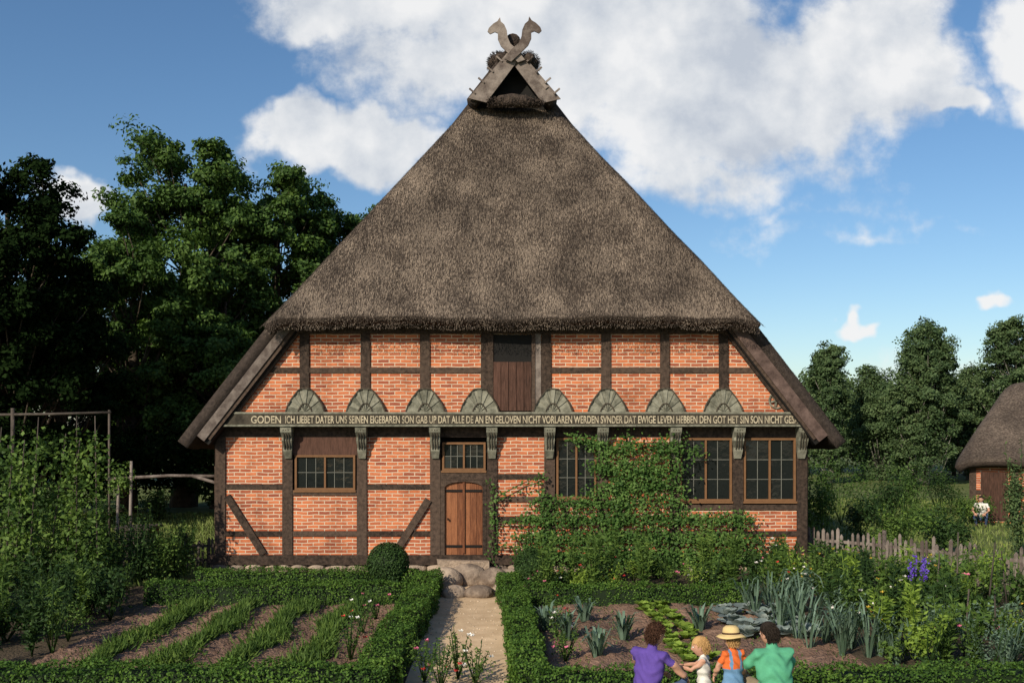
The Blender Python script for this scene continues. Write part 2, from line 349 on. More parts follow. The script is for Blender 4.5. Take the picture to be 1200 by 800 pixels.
# ---------------- house ----------------
house=empty('half_timbered_farmhouse')
H=13.35; SL=1.3; YE=-1.0; ZE=5.92; YT=2.0; HS=1.98
def mainz(x): return H-SL*np.sqrt(x*x+.03)
def hipz(y): return ZE+HS*(y-YE)+.16*np.exp(-(y-YE)/.35)-.08
def nz(x,y): return .03*np.sin(1.1*x+.7*y)+.015*np.sin(4.3*x-2*y+1)
def topz(x,y):
    a=mainz(x)+nz(y,x*.6); b=hipz(y)+nz(x,y*2); k=5.0
    m=np.minimum(a,b); return m-np.log(np.exp(-k*(a-m))+np.exp(-k*(b-m)))/k
def grid(xs,ys,zf,keep,name,thick,parent):
    X,Y=np.meshgrid(xs,ys); Z=zf(X,Y); W=len(xs)
    V=np.stack([X,Y,Z],-1).reshape(-1,3); fs=[]
    for j in range(len(ys)-1):
        for i in range(W-1):
            if keep((xs[i]+xs[i+1])/2,(ys[j]+ys[j+1])/2): fs.append((j*W+i,j*W+i+1,(j+1)*W+i+1,(j+1)*W+i))
    used=np.unique(np.array(fs)); mp=-np.ones(len(V),int); mp[used]=np.arange(len(used))
    fs=[tuple(mp[list(f)]) for f in fs]
    mb=MB(); mb.add(V[used],fs,0,True); o=mb.obj(name,['thatch','thatch_end'],parent)
    md=o.modifiers.new('solid','SOLIDIFY'); md.thickness=thick; md.offset=-1; md.material_offset_rim=1; md.material_offset=1
    return o
WX=7.85
xs=np.concatenate([np.linspace(-WX,-5.7,18),np.linspace(-5.7,5.7,101)[1:-1],np.linspace(5.7,WX,18)])
grid(xs,np.concatenate([np.linspace(YE,-.42,8),np.linspace(-.42,YT,32)[1:]]),topz,lambda x,y:(abs(x)<5.7) or y>-.42,'roof_hip',.28,house)
grid(xs,np.linspace(YT,15,30),lambda X,Y:mainz(X)+nz(Y,X*.6),lambda x,y:True,'roof_main',.28,house)
gx=np.linspace(-1.15,1.15,24)
grid(gx,np.linspace(1.55,YT,4),lambda X,Y:mainz(X),lambda x,y:True,'roof_ridge_gable',.26,house)
mb=MB()
def straw(x,y,zf,L,W,mat=0):
    e=.02; z=zf(x,y); dx=(zf(x+e,y)-zf(x-e,y))/(2*e); dy=(zf(x,y+e)-zf(x,y-e))/(2*e)
    Nn=unit(np.stack([-dx,-dy,np.ones_like(x)],1)); dn=unit(np.stack([dx,dy,dx*dx+dy*dy],1))*-1
    P=np.stack([x,y,z],1)+Nn*.003
    k=len(x); A=unit(dn+Nn*R.uniform(.02,.2,k)[:,None]+R.normal(0,.09,(k,3)))
    b=unit(np.cross(A,Nn)); L=(L*R.uniform(.5,1.5,k))[:,None]
    mb.quads(np.stack([P-b*W,P+b*W,P+A*L+b*W*.5,P+A*L-b*W*.5],1),mat)
n=150000; x=R.uniform(-5.75,5.75,n); y=R.uniform(YE+.03,YT,n)
k=(hipz(y)<mainz(x)+.5); x=x[k];y=y[k]
straw(x,y,topz,.075,.0065)
n=26000; x=R.uniform(4,WX,n)*R.choice([-1,1],n); y=R.uniform(-.42,3,n); k=(mainz(x)<hipz(y)); straw(x[k],y[k],topz,.06,.007)
n=7000; x=R.uniform(-5.68,5.68,n); P=np.stack([x,YE+R.uniform(-.005,.05,n),topz(x,np.full(n,YE))-R.uniform(0,.26,n)],1)
A=unit(np.stack([R.normal(0,.15,n),-.3+R.normal(0,.1,n),-np.ones(n)],1)); mb.quads(leafdir(P,A,R.uniform(.02,.05,n),.010),0)
mb.obj('roof_reed_ends',['straw'],house)
mb=MB()
LM=['brick','timber','green_wood','dark','timber_grey','beamgreen','winframe','muntin','glass','door','hatch','stone','barge_red']
posts=[258,337,424,510,576.5,644,706,791,865,940]
hw=6.0
def rect(x0,x1,y0,y1,ya,yb,mat,yd=0,j=0): mb.box(FX(x0,yd),FX(x1,yd),ya,yb,FZ(y1,yd),FZ(y0,yd),mat,j)
for p in posts: rect(p-hw,p+hw,512,650,-.0,.22,1,j=.010)
rect(244,958,650,661,-.06,.25,1,j=.004)
rect(250,948,499,512,.02,.25,1)
def window(x0,x1,y0,y1,cols,rows,leaves=2):
    X0,X1,Z0,Z1=FX(x0),FX(x1),FZ(y1),FZ(y0); f=.05
    mb.box(X0,X1,.02,.12,Z1-f,Z1,6); mb.box(X0,X1,.02,.12,Z0,Z0+f,6); mb.box(X0,X0+f,.023,.12,Z0+f,Z1-f,6); mb.box(X1-f,X1,.023,.12,Z0+f,Z1-f,6)
    mb.box(X0-.02,X1+.02,-.03,.1,Z0-.05,Z0-.002,6)
    wi=(X1-X0-2*f)/leaves
    for l in range(leaves):
        a=X0+f+l*wi; b=a+wi
        if l: mb.box(a-.022,a+.022,.028,.11,Z0+f,Z1-f,6)
        for c in range(1,cols): 
            xx=a+(b-a)*c/cols; mb.box(xx-.007,xx+.007,.06,.08,Z0+f,Z1-f,7)
        for r in range(1,rows):
            zz=Z0+f+(Z1-Z0-2*f)*r/rows; mb.box(a,b,.063,.077,zz-.007,zz+.007,7)
        for c in range(cols):
            for r in range(rows):
                xa=a+(b-a)*c/cols;xb=a+(b-a)*(c+1)/cols;za=Z0+f+(Z1-Z0-2*f)*r/rows;zb=Z0+f+(Z1-Z0-2*f)*(r+1)/rows
                t=R.normal(0,.004,4); mb.add([(xa,.085+t[0],za),(xb,.085+t[1],za),(xb,.085+t[2],zb),(xa,.085+t[0]+t[2]-t[1],zb)],[(0,1,2,3)],8)
def brk(i,y0,y1): rect(posts[i]+hw,posts[i+1]-hw,y0,y1,.035,.2,0)
def rail(i,y,t=3): rect(posts[i]+hw,posts[i+1]-hw,y-t,y+t,.004,.2,1,j=.004)
def bay(i,segs):
    for a,b in segs: brk(i,a,b)
bay(0,[(512,567),(573,622),(628,650)]); rail(0,570); rail(0,625)
brk(1,580,622); brk(1,628,650); rail(1,577); rail(1,625); rect(343.2,417.8,512,533,.03,.2,10); window(345,416,533,574,3,2,2)
bay(2,[(512,567),(573,622),(628,650)]); rail(2,570); rail(2,625)
bay(4,[(512,555),(561,582),(588,605),(611,650)]); rail(4,558);rail(4,585);rail(4,608)
window(652,699,513,584,2,3,2); brk(5,593,650); rail(5,590)
bay(6,[(512,567),(573,622),(628,650)]); rail(6,570); rail(6,625)
window(797,858,513,587,2,3,2); brk(7,597,622); brk(7,628,650); rail(7,594); rail(7,625)
window(872,933,513,587,2,3,2); brk(8,597,622); brk(8,628,650); rail(8,594); rail(8,625)
mb.beam((FX(266),-.012,FZ(581)),(FX(309),-.012,FZ(649)),.17,.05,1); mb.beam((FX(502),-.012,FZ(585)),(FX(462),-.012,FZ(649)),.17,.05,1)
mb.beam((FX(660),-.012,FZ(597)),(FX(694),-.012,FZ(649)),.15,.05,1)
window(518,569,518,551,3,2,2)
rect(516.2,570.3,551,562,-.01,.2,1); 
for a,b in ((516.2,521),(565.5,570.3)): rect(a,b,562,650,-.005,.2,1)
X0,X1=FX(521),FX(565.5); n=6
for i in range(n):
    a=X0+(X1-X0)*i/n; b=X0+(X1-X0)*(i+1)/n; mb.box(a+.003,b-.003,.06+R.uniform(0,.006),.1,FZ(650),FZ(562),9,.002)
mb.box(X0,X1,.101,.12,FZ(650),FZ(562),3)
for z in (FZ(575),FZ(640)): mb.box(X0+.02,X1-.02,.045,.058,z-.03,z+.03,3)
mb.box(FX(542),FX(544.5),.02,.059,FZ(648),FZ(564),9)
cx=FX(543.2)
for i in range(10):
    t0=math.pi*i/10;t1=math.pi*(i+1)/10
    a=(cx-(cx-X0)*math.cos(t0),FZ(571)+.14*math.sin(t0)); b=(cx-(cx-X0)*math.cos(t1),FZ(571)+.14*math.sin(t1))
    mb.poly([a,b,(b[0],FZ(561.5)),(a[0],FZ(561.5))],.0,.033,1)
mb.blob((FX(525),.0,FZ(608)),(.02,.03,.03),3)
BW=FX(944)
mb.box(FX(252),FX(254.0),.05,14.5,0,FZ(490),0); mb.box(FX(944),FX(946),.05,14.5,0,FZ(490),0)
mb.box(FX(256),BW-.05,.5,.6,0,FZ(500),3)
mb.box(FX(256),BW-.05,14.2,14.4,0,FZ(400),0)
for i in range(10):
    for xx in (FX(250.5),FX(947.5)): mb.box(xx-.06,xx+.06,.25+i*1.5,.45+i*1.5,0.2,FZ(492),1)
yu=-.22
def ux(px): return FX(px,yu)
def uz(py): return FZ(py,yu)
def slopex(z,inset): return (H-z)/SL-inset
z0,z1=uz(484),uz(380)
pts=[(-slopex(z0,.62),z0),(slopex(z0,.62),z0),(slopex(z1,.62),z1),(-slopex(z1,.62),z1)]
mb.poly(pts,yu+.03,yu+.2,0)
up=[357,428,498,569,640,710,779,848]
for p in up: mb.box(ux(p-5.5),ux(p+5.5),yu-.02,yu+.03,uz(484),uz(380),1,.008)
mb.box(-slopex(z1,.6),slopex(z1,.6),yu-.05,yu+.03,uz(391),uz(376),1)
ed=[298]+up+[902]
for a,b in zip(ed[:-1],ed[1:]):
    if a==569: continue
    aa=a+5.5 if a!=298 else 318; bb=b-5.5 if b!=902 else 886
    mb.box(ux(aa),ux(bb),yu-.012,yu+.028,uz(436.5),uz(430.5),1,.004)
for sgn in (-1,1):
    za,zb=uz(484),uz(386)
    mb.beam((sgn*slopex(za,.70),yu-.03,za),(sgn*slopex(zb,.70),yu-.03,zb),.24,.09,1)
    zA=3.25; zB=6.0
    a=np.array([sgn*slopex(zA,.46),-.42,zA-.02]); b=np.array([sgn*slopex(zB,.46),-.42,zB-.05])
    mb.beam(a,b,.21 if sgn<0 else .26,.05,4 if sgn<0 else 12)
    mb.beam(a+np.array([sgn*-.16,.04,0]),b+np.array([sgn*-.16,.04,0]),.14,.05,1)
    mb.beam(a+np.array([sgn*-.05,.3,-.06]),b+np.array([sgn*-.05,.3,-.06]),.3,.5,3)
mb.box(ux(575),ux(625),yu-.005,yu+.028,uz(482),uz(392),3)
for i in range(5):
    a=578+i*9; mb.box(ux(a+.3),ux(a+8.7),yu-.03,yu-.006,uz(481),uz(424),10,.002)
mb.box(ux(572),ux(578),yu-.04,yu-.0,uz(483),uz(391),1); mb.box(ux(623),ux(627),yu-.04,yu,uz(483),uz(391),1)
mb.box(ux(627.2),ux(634),yu-.02,yu+.02,uz(483),uz(391),4)
yb_=-.33
mb.box(FX(262,yb_),FX(943,yb_),yb_,.1,FZ(497,yb_),FZ(485,yb_),5)
mb.box(FX(255,yb_),FX(948,yb_),yb_-.03,.1,FZ(499.5,yb_),FZ(497.3,yb_),2)
mb.box(FX(262,yb_),FX(943,yb_),yb_-.02,.08,FZ(484.8,yb_),FZ(482.5,yb_),2)
mb.box(FX(246,yb_),FX(262,yb_),-.2,.1,FZ(499,yb_),FZ(487,yb_),1)
for p in [357,428,498,562,648,712,780,848]:
    cx=FX(p,yb_); zb=FZ(482.3,yb_); rw_,rh=.47,.56
    def q(t,k=1.0):
        c=math.cos(t); s=math.sin(t)
        h=abs(s)**.9; wdt=1-.72*h**1.5 if abs(c)>.25 else .28*abs(c)/.25
        return (cx+k*rw_*math.copysign(min(wdt,1),c) if abs(c)>1e-3 else cx, zb+k*rh*h)
    k=13
    for i in range(k):
        t0=math.pi*i/k;t1=math.pi*(i+1)/k
        d=.0 if i%2 else .022
        a,b=q(t0),q(t1); mb.poly([(cx,zb),b,a][::-1],-.28-d,yu,2)
    for kk in (.35,.97):
        for i in range(12):
            t0=math.pi*i/12;t1=math.pi*(i+1)/12; a,b=q(t0,kk),q(t1,kk)
            mb.beam((a[0],-.30,a[1]),(b[0],-.30,b[1]),.028,.035,5)
for a in range(6):
    an=a*math.pi/3+.26; cx,cz=ux(910),uz(469); mb.beam((cx,yu-.01,cz),(cx+.14*math.cos(an),yu-.01,cz+.14*math.sin(an)),.045,.03,2)
for a in range(12):
    a0=a*math.pi/6;a1=(a+1)*math.pi/6; mb.beam((cx+.18*math.cos(a0),yu-.01,cz+.18*math.sin(a0)),(cx+.18*math.cos(a1),yu-.01,cz+.18*math.sin(a1)),.03,.03,2)
for p in posts[1:]:
    cx=FX(p,-.1)
    prof=[(.13,-.32,FZ(500)),(.13,-.30,FZ(506)),(.115,-.20,FZ(512)),(.12,-.21,FZ(516)),(.10,-.13,FZ(524)),(.105,-.13,FZ(528)),(.08,-.05,FZ(537))]
    for (w0,y0,za),(w1,y1,zb) in zip(prof[:-1],prof[1:]):
        V=[(cx-w0,y0,za),(cx+w0,y0,za),(cx+w0,.01,za),(cx-w0,.01,za),(cx-w1,y1,zb),(cx+w1,y1,zb),(cx+w1,.01,zb),(cx-w1,.01,zb)]
        mb.add(V,[(0,1,2,3),(7,6,5,4),(0,4,5,1),(1,5,6,2),(3,7,4,0)],2)
    for q_ in (-.06,0,.06): mb.beam((cx+q_,-.30,FZ(503)),(cx+q_,-.14,FZ(526)),.02,.03,5)
x=FX(246)
while x<FX(958):
    w=R.uniform(.25,.6); mb.rock((x+w/2,.08,R.uniform(.08,.13)),(w/2*1.12,.18,.17),11); x+=w
for px,py,w,h in [(522,684,17,12),(548,681,21,13),(578,683,16,11),(596,681,12,9),(508,688,9,6),(533,695,12,6),(562,695,15,6),(590,692,11,6)]:
    X,Y=G(px,py+4); Y=min(Y,-.5); mb.rock((X,Y,.14 if h>8 else .07),(w/44,.28,h/44+.04),11)
mb.box(FX(514),FX(574),-.42,-.08,.12,.35,11,.04)
mb.obj('walls_and_timber_frame',LM,house)
mb=MB(); ya=1.5
def gx_(px): return FX(px,ya)
def gz(py): return FZ(py,ya)
for sg in (-1,1):
    mb.poly([(gx_(603+sg*-4),gz(54)),(gx_(603+sg*6),gz(60)),(gx_(603+sg*54),gz(116)),(gx_(603+sg*33),gz(121)),(gx_(603-sg*7),gz(68))],ya-.06 if sg<0 else ya-.012,ya-.015 if sg<0 else ya+.03,0)
    hp=[(-12,72),(-3,60),(5,53),(8,46),(9,38),(12,31),(16,27.5),(17,22.5),(20,27),(25,30),(30,35),(31.5,39),(28.5,42),(23,39.5),(19.5,41),(19.5,48),(16,56),(8,64),(-4,75)]
    hp=[(gx_(603+sg*a),gz(b)) for a,b in hp]
    mb.poly(hp,ya-.11 if sg<0 else ya-.16,ya-.065 if sg<0 else ya-.115,0)
    for i in range(4):
        t=i/4+.15; mb.beam((gx_(603+sg*(8+42*t)),ya-.07,gz(66+50*t)),(gx_(603+sg*(15+42*t)),ya-.07,gz(60+50*t)),.04,.04,0)
    mb.beam((gx_(603+sg*38),ya-.02,gz(104)),(gx_(603+sg*20),ya+.05,gz(82)),.1,.05,0)
mb.obj('horse_head_gable_boards',['timber_grey'],house)
mb=MB()
mb.poly([(-.95,gz(124)),(.95,gz(124)),(0,gz(58))],YT-.05,YT+.05,0)
mb.loft([(-.62,YT-.35,gz(122)),(-.3,YT-.42,gz(118)),(.0,YT-.45,gz(117)),(.35,YT-.42,gz(118)),(.75,YT-.35,gz(122))],[.06,.16,.18,.16,.06],mat=1)
for x0 in (-.33,.42): mb.blob((x0,1.9,gz(69)),(.27,.45,.27),1,jit=.1)
mb.loft([(.02,1.65,13.35),(.02,5,13.42),(.02,15,13.4)],[.2,.26,.26],mat=1,segs=12)
for i in range(12): 
    y=2.5+i; mb.beam((-.5,y,12.9),(.08,y,13.75),.08,.07,2); mb.beam((.5,y,12.9),(-.08,y,13.75),.08,.07,2)
mb.obj('ridge_cap',['dark','heather','timber_grey'],house)
mb=MB()
for cx in (-.33,.42):
    P,Nn=cloud((cx,1.9,gz(69)),(.28,.4,.28),900,shell=.9); mb.quads(leafdir(P,unit(Nn+np.array([0,-.3,-.6])),.10,.015),0)
P=np.stack([R.uniform(-.65,.8,1500),YT-.45+R.normal(0,.08,1500),gz(118)+R.normal(0,.06,1500)],1); mb.quads(leafdir(P,unit(np.stack([R.normal(0,.5,1500),-.8*np.ones(1500),-.8*np.ones(1500)],1)),.10,.016),0)
mb.obj('ridge_heather_sprigs',['heather'],house)
def text(body,px0,px1,nm):
    c=bpy.data.curves.new(nm,'FONT'); c.body=body; c.size=.245; c.extrude=.004; c.offset=.003
    o=bpy.data.objects.new(nm,c); scene.collection.objects.link(o); c.materials.append(M['letter'])
    bpy.context.view_layer.update(); w=o.dimensions.x
    o.rotation_euler=(math.pi/2,0,0); o.location=(FX(px0,yb_),yb_-.006,FZ(495.6,yb_)); o.scale=((FX(px1,yb_)-FX(px0,yb_))/w,1,1); o.parent=house
text('GODEN',294,329,'inscription_start')
text('ICH LIEBET DATER UNS SEINEN EIGEBAREN SON GAB UP DAT ALLE DE AN EN GELOVEN NICHT VORLAREN WERDEN SVNDER DAT EWIGE LEVEN HEBBEN DEN GOT HET SIN SON NICHT GESAN',334,940,'inscription')
# ---------------- garden ----------------
def hedge(name,p0,p1,w,h,dens=1500,mat='box',ls=.045):
    p0=np.array(p0);p1=np.array(p1);L=np.linalg.norm(p1-p0);t=(p1-p0)/L;nn=np.array([-t[1],t[0]])
    mb=MB(); c=.05
    m=max(2,int(L/.4))
    for i in range(m):
        a=p0+t*L*i/m+t*(c if i==0 else 0); b=p0+t*L*(i+1)/m-t*(c if i==m-1 else 0)
        hh=h-c+R.uniform(-.02,.0)
        V=[(*(a-nn*(w/2-c)),0),(*(b-nn*(w/2-c)),0),(*(b+nn*(w/2-c)),0),(*(a+nn*(w/2-c)),0)]
        V=V+[(q[0],q[1],hh) for q in V]
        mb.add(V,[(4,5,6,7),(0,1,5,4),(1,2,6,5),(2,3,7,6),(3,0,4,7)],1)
    k=int(dens*L*(w+2*h)); u=R.uniform(-.02,L+.02,k); f=R.uniform(0,w+2*h,k)
    lat=np.where(f<h,-w/2,np.where(f<h+w,f-h-w/2,w/2)); z=np.where(f<h,f,np.where(f<h+w,h,w+2*h-f))
    nl=np.where(f<h,-1.,np.where(f<h+w,0.,1.)); nzz=np.where((f>=h)&(f<h+w),1.,.15)
    ph=R.uniform(0,6)
    bump=.035*np.sin(u*3.1+lat*7+ph)+.02*np.sin(u*11+ph)+R.normal(0,.022,k)
    z=z+bump*nzz; lat=lat+nl*bump+.03*np.sin(u*.9+ph)
    P=np.stack([p0[0]+t[0]*u+nn[0]*lat,p0[1]+t[1]*u+nn[1]*lat,np.maximum(z,.01)],1)
    Nn=unit(np.stack([nn[0]*nl,nn[1]*nl,nzz],1)*.8+R.normal(size=(k,3))*.55)
    mb.quads(leafq(P,Nn,ls,ls*.65),0)
    for e,sg in ((p0,-1),(p1,1)):
        k=int(dens*w*h); l=R.uniform(-w/2,w/2,k); P=np.stack([e[0]+nn[0]*l+sg*t[0]*R.normal(0,.02,k),e[1]+nn[1]*l+sg*t[1]*R.normal(0,.02,k),R.uniform(0,h,k)],1)
        Nn=unit(np.array([t[0]*sg,t[1]*sg,.1])+R.normal(size=(k,3))*.5); mb.quads(leafq(P,Nn,ls,ls*.65),0)
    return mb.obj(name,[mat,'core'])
hedge('box_hedge',(-6.6,-2.7),(-2.0,-2.7),.5,.47)
hedge('box_hedge',(-7.2,-4.1),(-2.1,-4.1),.45,.42)
hedge('box_hedge',(-1.75,-2.6),(-1.75,-10.9),.5,.45,1700)
hedge('box_hedge',(-9.5,-11.1),(-1.6,-11.1),.5,.45,1700)
hedge('box_hedge',(-.08,-2.6),(.28,-10.9),.42,.42,1700)
hedge('box_hedge',(.2,-4.3),(4.6,-4.3),.4,.40)
hedge('box_hedge',(.3,-11.2),(8.5,-11.0),.45,.42,1700)
def boxball(x,y,zc,r):
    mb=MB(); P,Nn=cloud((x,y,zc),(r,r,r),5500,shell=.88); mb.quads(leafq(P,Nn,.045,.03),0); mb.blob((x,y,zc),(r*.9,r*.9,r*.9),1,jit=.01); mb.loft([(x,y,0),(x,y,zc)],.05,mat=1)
    mb.obj('box_topiary_ball',['g4','core'])
boxball(-2.62,-2.75,.62,.45); boxball(.42,-2.4,.52,.38)
def bush(mb,x,y,r,h,mat,n,ls,flower=None,nf=0,tall=1.0):
    for i in range(7):
        a=R.uniform(0,6.28);q=R.uniform(0,.75)*r; c=(x+q*math.cos(a),y+q*math.sin(a),h*R.uniform(.3,.75))
        P,Nn=cloud(c,(r*.5,r*.5,h*.36),n//7,shell=.1); P[:,2]=np.abs(P[:,2]); mb.quads(leafq(P,Nn,ls,ls*.5),mat)
    for i in range(8):
        a=R.uniform(0,6.28); e=np.array([x+r*.7*math.cos(a),y+r*.7*math.sin(a),h*R.uniform(.8,1.15)]); b=np.array([x,y,0.]); mb.loft([b,e],[.012,.004],mat=1,segs=4)
        k=14; f=R.uniform(.6,1,k)[:,None]; P=b*(1-f)+e*f; mb.quads(leafdir(P,unit(R.normal(size=(k,3))+np.array([0,0,.3])),ls*1.1,ls*.45),mat)
    if nf:
        P,_=cloud((x,y,h*.6),(r,r,h*.5),nf,shell=.85); P[:,2]=np.maximum(P[:,2],h*.5)
        for p in P: 
            A=unit(np.array([[math.cos(t),math.sin(t)*.6-.3,.6] for t in np.linspace(0,6.28,5,endpoint=False)])); mb.quads(leafdir(np.repeat(p[None],5,0),A,.045,.035),2)
def plant(name,x,y,r,h,mat,n=500,ls=.08,flower=None,nf=0):
    mb=MB(); bush(mb,x,y,r,h,0,n,ls,flower,nf); return mb.obj(name,[mat,'g4',flower or mat])
def blade_plant(name,x,y,n,h,w,mat,spread=.5):
    mb=MB()
    for i in range(n):
        a=R.uniform(0,6.28); q=R.uniform(0,.06); hh=h*R.uniform(.6,1.15); sp=spread*R.uniform(.3,1.2)*hh
        d=np.array([math.cos(a),math.sin(a),0]); p=np.array([x,y,0])+d*q; b=np.array([-d[1],d[0],0])*w/2
        pts=[p,p+d*sp*.25+np.array([0,0,hh*.5]),p+d*sp*.6+np.array([0,0,hh*.9]),p+d*sp*1.1+np.array([0,0,hh*R.uniform(.75,1.05)])]
        ws=[.7,1,.8,.05]; V=[]
        for q_,s in zip(pts,ws): V+= [q_-b*s,q_+b*s]
        mb.add(V,[(0,1,3,2),(2,3,5,4),(4,5,7,6)],0,True)
    return mb.obj(name,[mat])
def rosette(mb,x,y,r,mat,n=16,up=.5):
    ph=R.uniform(0,6)
    for i in range(n):
        a=i*2.4+ph; q=(i+1)/n; el=up+(1-q)*.9+R.normal(0,.1); L=r*(.5+.6*q)*R.uniform(.8,1.15)
        d=np.array([math.cos(a)*math.cos(el),math.sin(a)*math.cos(el),math.sin(el)]); b=np.array([-math.sin(a),math.cos(a),0]); u=np.cross(d,b)
        if u[2]<0: u=-u
        p=np.array([x,y,.05]); V=[]
        for t,w in ((0,.12),(.35,.45),(.7,.6),(1,.3)):
            c=p+d*L*t-np.array([0,0,1])*L*.25*t*t; V+=[c-b*L*w/1.6+u*.02+R.normal(0,.012,3),c+R.normal(0,.005,3),c+b*L*w/1.6+u*.02+R.normal(0,.012,3)]
        mb.add(V,[(0,1,4,3),(1,2,5,4),(3,4,7,6),(4,5,8,7),(6,7,10,9),(7,8,11,10)],mat,True)
for x0 in (-3.0,-3.95,-4.95,-6.0):
    mb=MB(); n=3000; y=R.uniform(-9.7,-4.6,n); wv=.06*np.sin(y*1.7+x0); dn_=.10+.05*np.sin(y*2.3+x0*3); P=np.stack([x0+wv+R.normal(0,1,n)*dn_,y,.05+np.zeros(n)],1); A=unit(np.stack([R.normal(0,.55,n),R.normal(0,.55,n),np.ones(n)],1))
    mb.quads(leafdir(P,A,R.uniform(.08,.28,n),.03),0); P2=P+A*.14; mb.quads(leafq(P2,unit(R.normal(size=(n,3))+np.array([0,0,1])),.06,.03),0)
    mb.obj('vegetable_row',['g1'])
mb=MB(); n=1500
for x0,x1,y0,y1 in ((-6.9,-2.2,-9.8,-4.5),(.6,5.1,-10.5,-4.6)):
    P=np.stack([R.uniform(x0,x1,n),R.uniform(y0,y1,n),np.full(n,.05)],1); mb.quads(leafdir(P,unit(np.stack([R.normal(0,.8,n),R.normal(0,.8,n),np.ones(n)],1)),R.uniform(.03,.09,n),.02),0)
mb.obj('weeds',['g1'])
mb=MB()
for i in range(13):
    for q in (0,.3): rosette(mb,2.55+q+R.normal(0,.04),-4.9-i*.36+q*.4+R.normal(0,.04),.22*R.uniform(.8,1.2),0,18,.55)
mb.obj('lettuce_row',['g3'])
mb=MB()
for i in range(5):
    for k in range(3): rosette(mb,3.95+k*.5+R.normal(0,.05),-5.2-i*.55,.33*R.uniform(.8,1.2),0,16,.4)
mb.obj('cabbage_patch',['cab'])
for (px,py) in [(685,733),(730,752),(820,742),(640,742),(700,775),(665,752)]:
    x,y=G(px,py); blade_plant('artichoke_plant',x,y,34,.48,.05,'g2',.75)
for i in range(18):
    x=4.6+(i%3)*.42+R.normal(0,.09); y=-4.9-(i//3)*.75+R.normal(0,.14); blade_plant('leek_plant',x,y,18,.7*R.uniform(.8,1.15),.032,'g2',.75)
for i in range(14):
    x=R.uniform(5.4,7.4); y=R.uniform(-10.2,-7.2); blade_plant('iris_clump',x,y,26,.6,.026,'g2',.55)
for i in range(90):
    x=R.uniform(5.5,11.2); y=R.uniform(-10.6,-.6)
    if y>-3.6-(x-10.2)*1.8 and x>8.2 : continue
    h=R.uniform(.4,1.0); m=['g1','g1','g1','g3','g4','g4','g2'][R.randint(7)]; fl=[None,None,None,None,'pink','white','yellow'][R.randint(7)]
    plant('garden_plant',x,y,R.uniform(.3,.55),h,m,420,R.choice([.05,.08,.11]),fl,6 if fl else 0)
for i in range(36):
    x=R.uniform(.5,6.6); y=R.uniform(-3.8,-.7); h=R.uniform(.35,.85); m=['g1','g1','g3','g4'][R.randint(4)]; fl=[None,None,None,'pink','red','white'][R.randint(6)]
    plant('border_plant',x,y,R.uniform(.25,.45),h,m,380,R.choice([.05,.07,.1]),fl,5 if fl else 0)
def perennial(x,y,hh,mat='g1'):
    mb=MB()
    for s in range(5):
        a=R.uniform(0,6.28); t=np.array([x+.15*math.cos(a),y+.15*math.sin(a),hh*R.uniform(.75,1)]); mb.loft([(x,y,0),t],[.01,.004],mat=0,segs=4)
        n=60; f=R.uniform(.1,1,n)[:,None]; P=np.array([x,y,0])*(1-f)+t*f; A=unit(np.stack([R.normal(size=n),R.normal(size=n),R.uniform(.1,.8,n)],1)); mb.quads(leafdir(P,A,.14,.035),0)
    mb.obj('tall_perennial',[mat])
for i in range(16): perennial(R.uniform(.6,6.2),R.uniform(-4.0,-1.4),R.uniform(.9,1.5))
for i in range(26): perennial(R.uniform(5.6,10.5),R.uniform(-10,-4.5),R.uniform(.9,1.4),['g1','g3','g4'][R.randint(3)])
for i in range(75):
    x=R.uniform(-13,-6.9); y=R.uniform(-10.5,-2.6)
    if x>-7.9 and y>-4: continue
    h=R.uniform(.5,1.1); plant('leafy_plant',x,y,R.uniform(.35,.65),h,['g4','g4','g4','g1'][R.randint(4)],480,R.choice([.06,.1]))  # mostly the deep green, its dark colour standing in for tree shade here
for i in range(16): 
    x=R.uniform(-11.5,-7.6); plant('leafy_plant',x,R.uniform(-2.2,-.2),R.uniform(.4,.6),R.uniform(.9,1.6),['g4','g1'][R.randint(2)],700,.08)
for i in range(12): perennial(R.uniform(-12,-7.2),R.uniform(-9,-3),R.uniform(.9,1.4),['g1','g4'][R.randint(2)])
for i in range(14):
    x=R.uniform(-7.2,-2.2); plant('low_plant',x,R.uniform(-3.8,-3.2),.3,.35,'g4',260,.07)
for x,y,f,h in [(-.95,-10.6,'red',.55),(-.5,-10.3,'white',.5),(-1.2,-10.2,'pink',.6),(-.75,-10.0,'white',.65),(-2.4,-9.0,'red',.7),(-2.5,-7.2,'white',.65),(-2.45,-5.9,'pink',.6),(.55,-3.6,'pink',.8),(.75,-6.2,'red',.5),(.75,-7.6,'white',.5),(.8,-9.0,'pink',.5)]:
    plant('rose_bush',x,y,.27,h,'g1',200,.05,f,4)
mb=MB()
X,Y=G(1080,735)
for k in range(5):
    x=X+R.normal(0,.1);y=Y+R.normal(0,.1);hh=1.15+R.uniform(-.1,.15); mb.loft([(x,y,0),(x,y,hh)],[.01,.005],mat=0,segs=4)
    n=60; P=np.stack([x+R.normal(0,.02,n),y+R.normal(0,.02,n),R.uniform(hh-.35,hh,n)],1); mb.quads(leafdir(P,unit(R.normal(size=(n,3))),.04,.035),1)
    n=60; P=np.stack([x+R.normal(0,.02,n),y+R.normal(0,.02,n),R.uniform(.05,hh-.4,n)],1); mb.quads(leafdir(P,unit(R.normal(size=(n,3))+np.array([0,0,.4])),.15,.07),0)
mb.obj('delphinium',['g1','purple'])
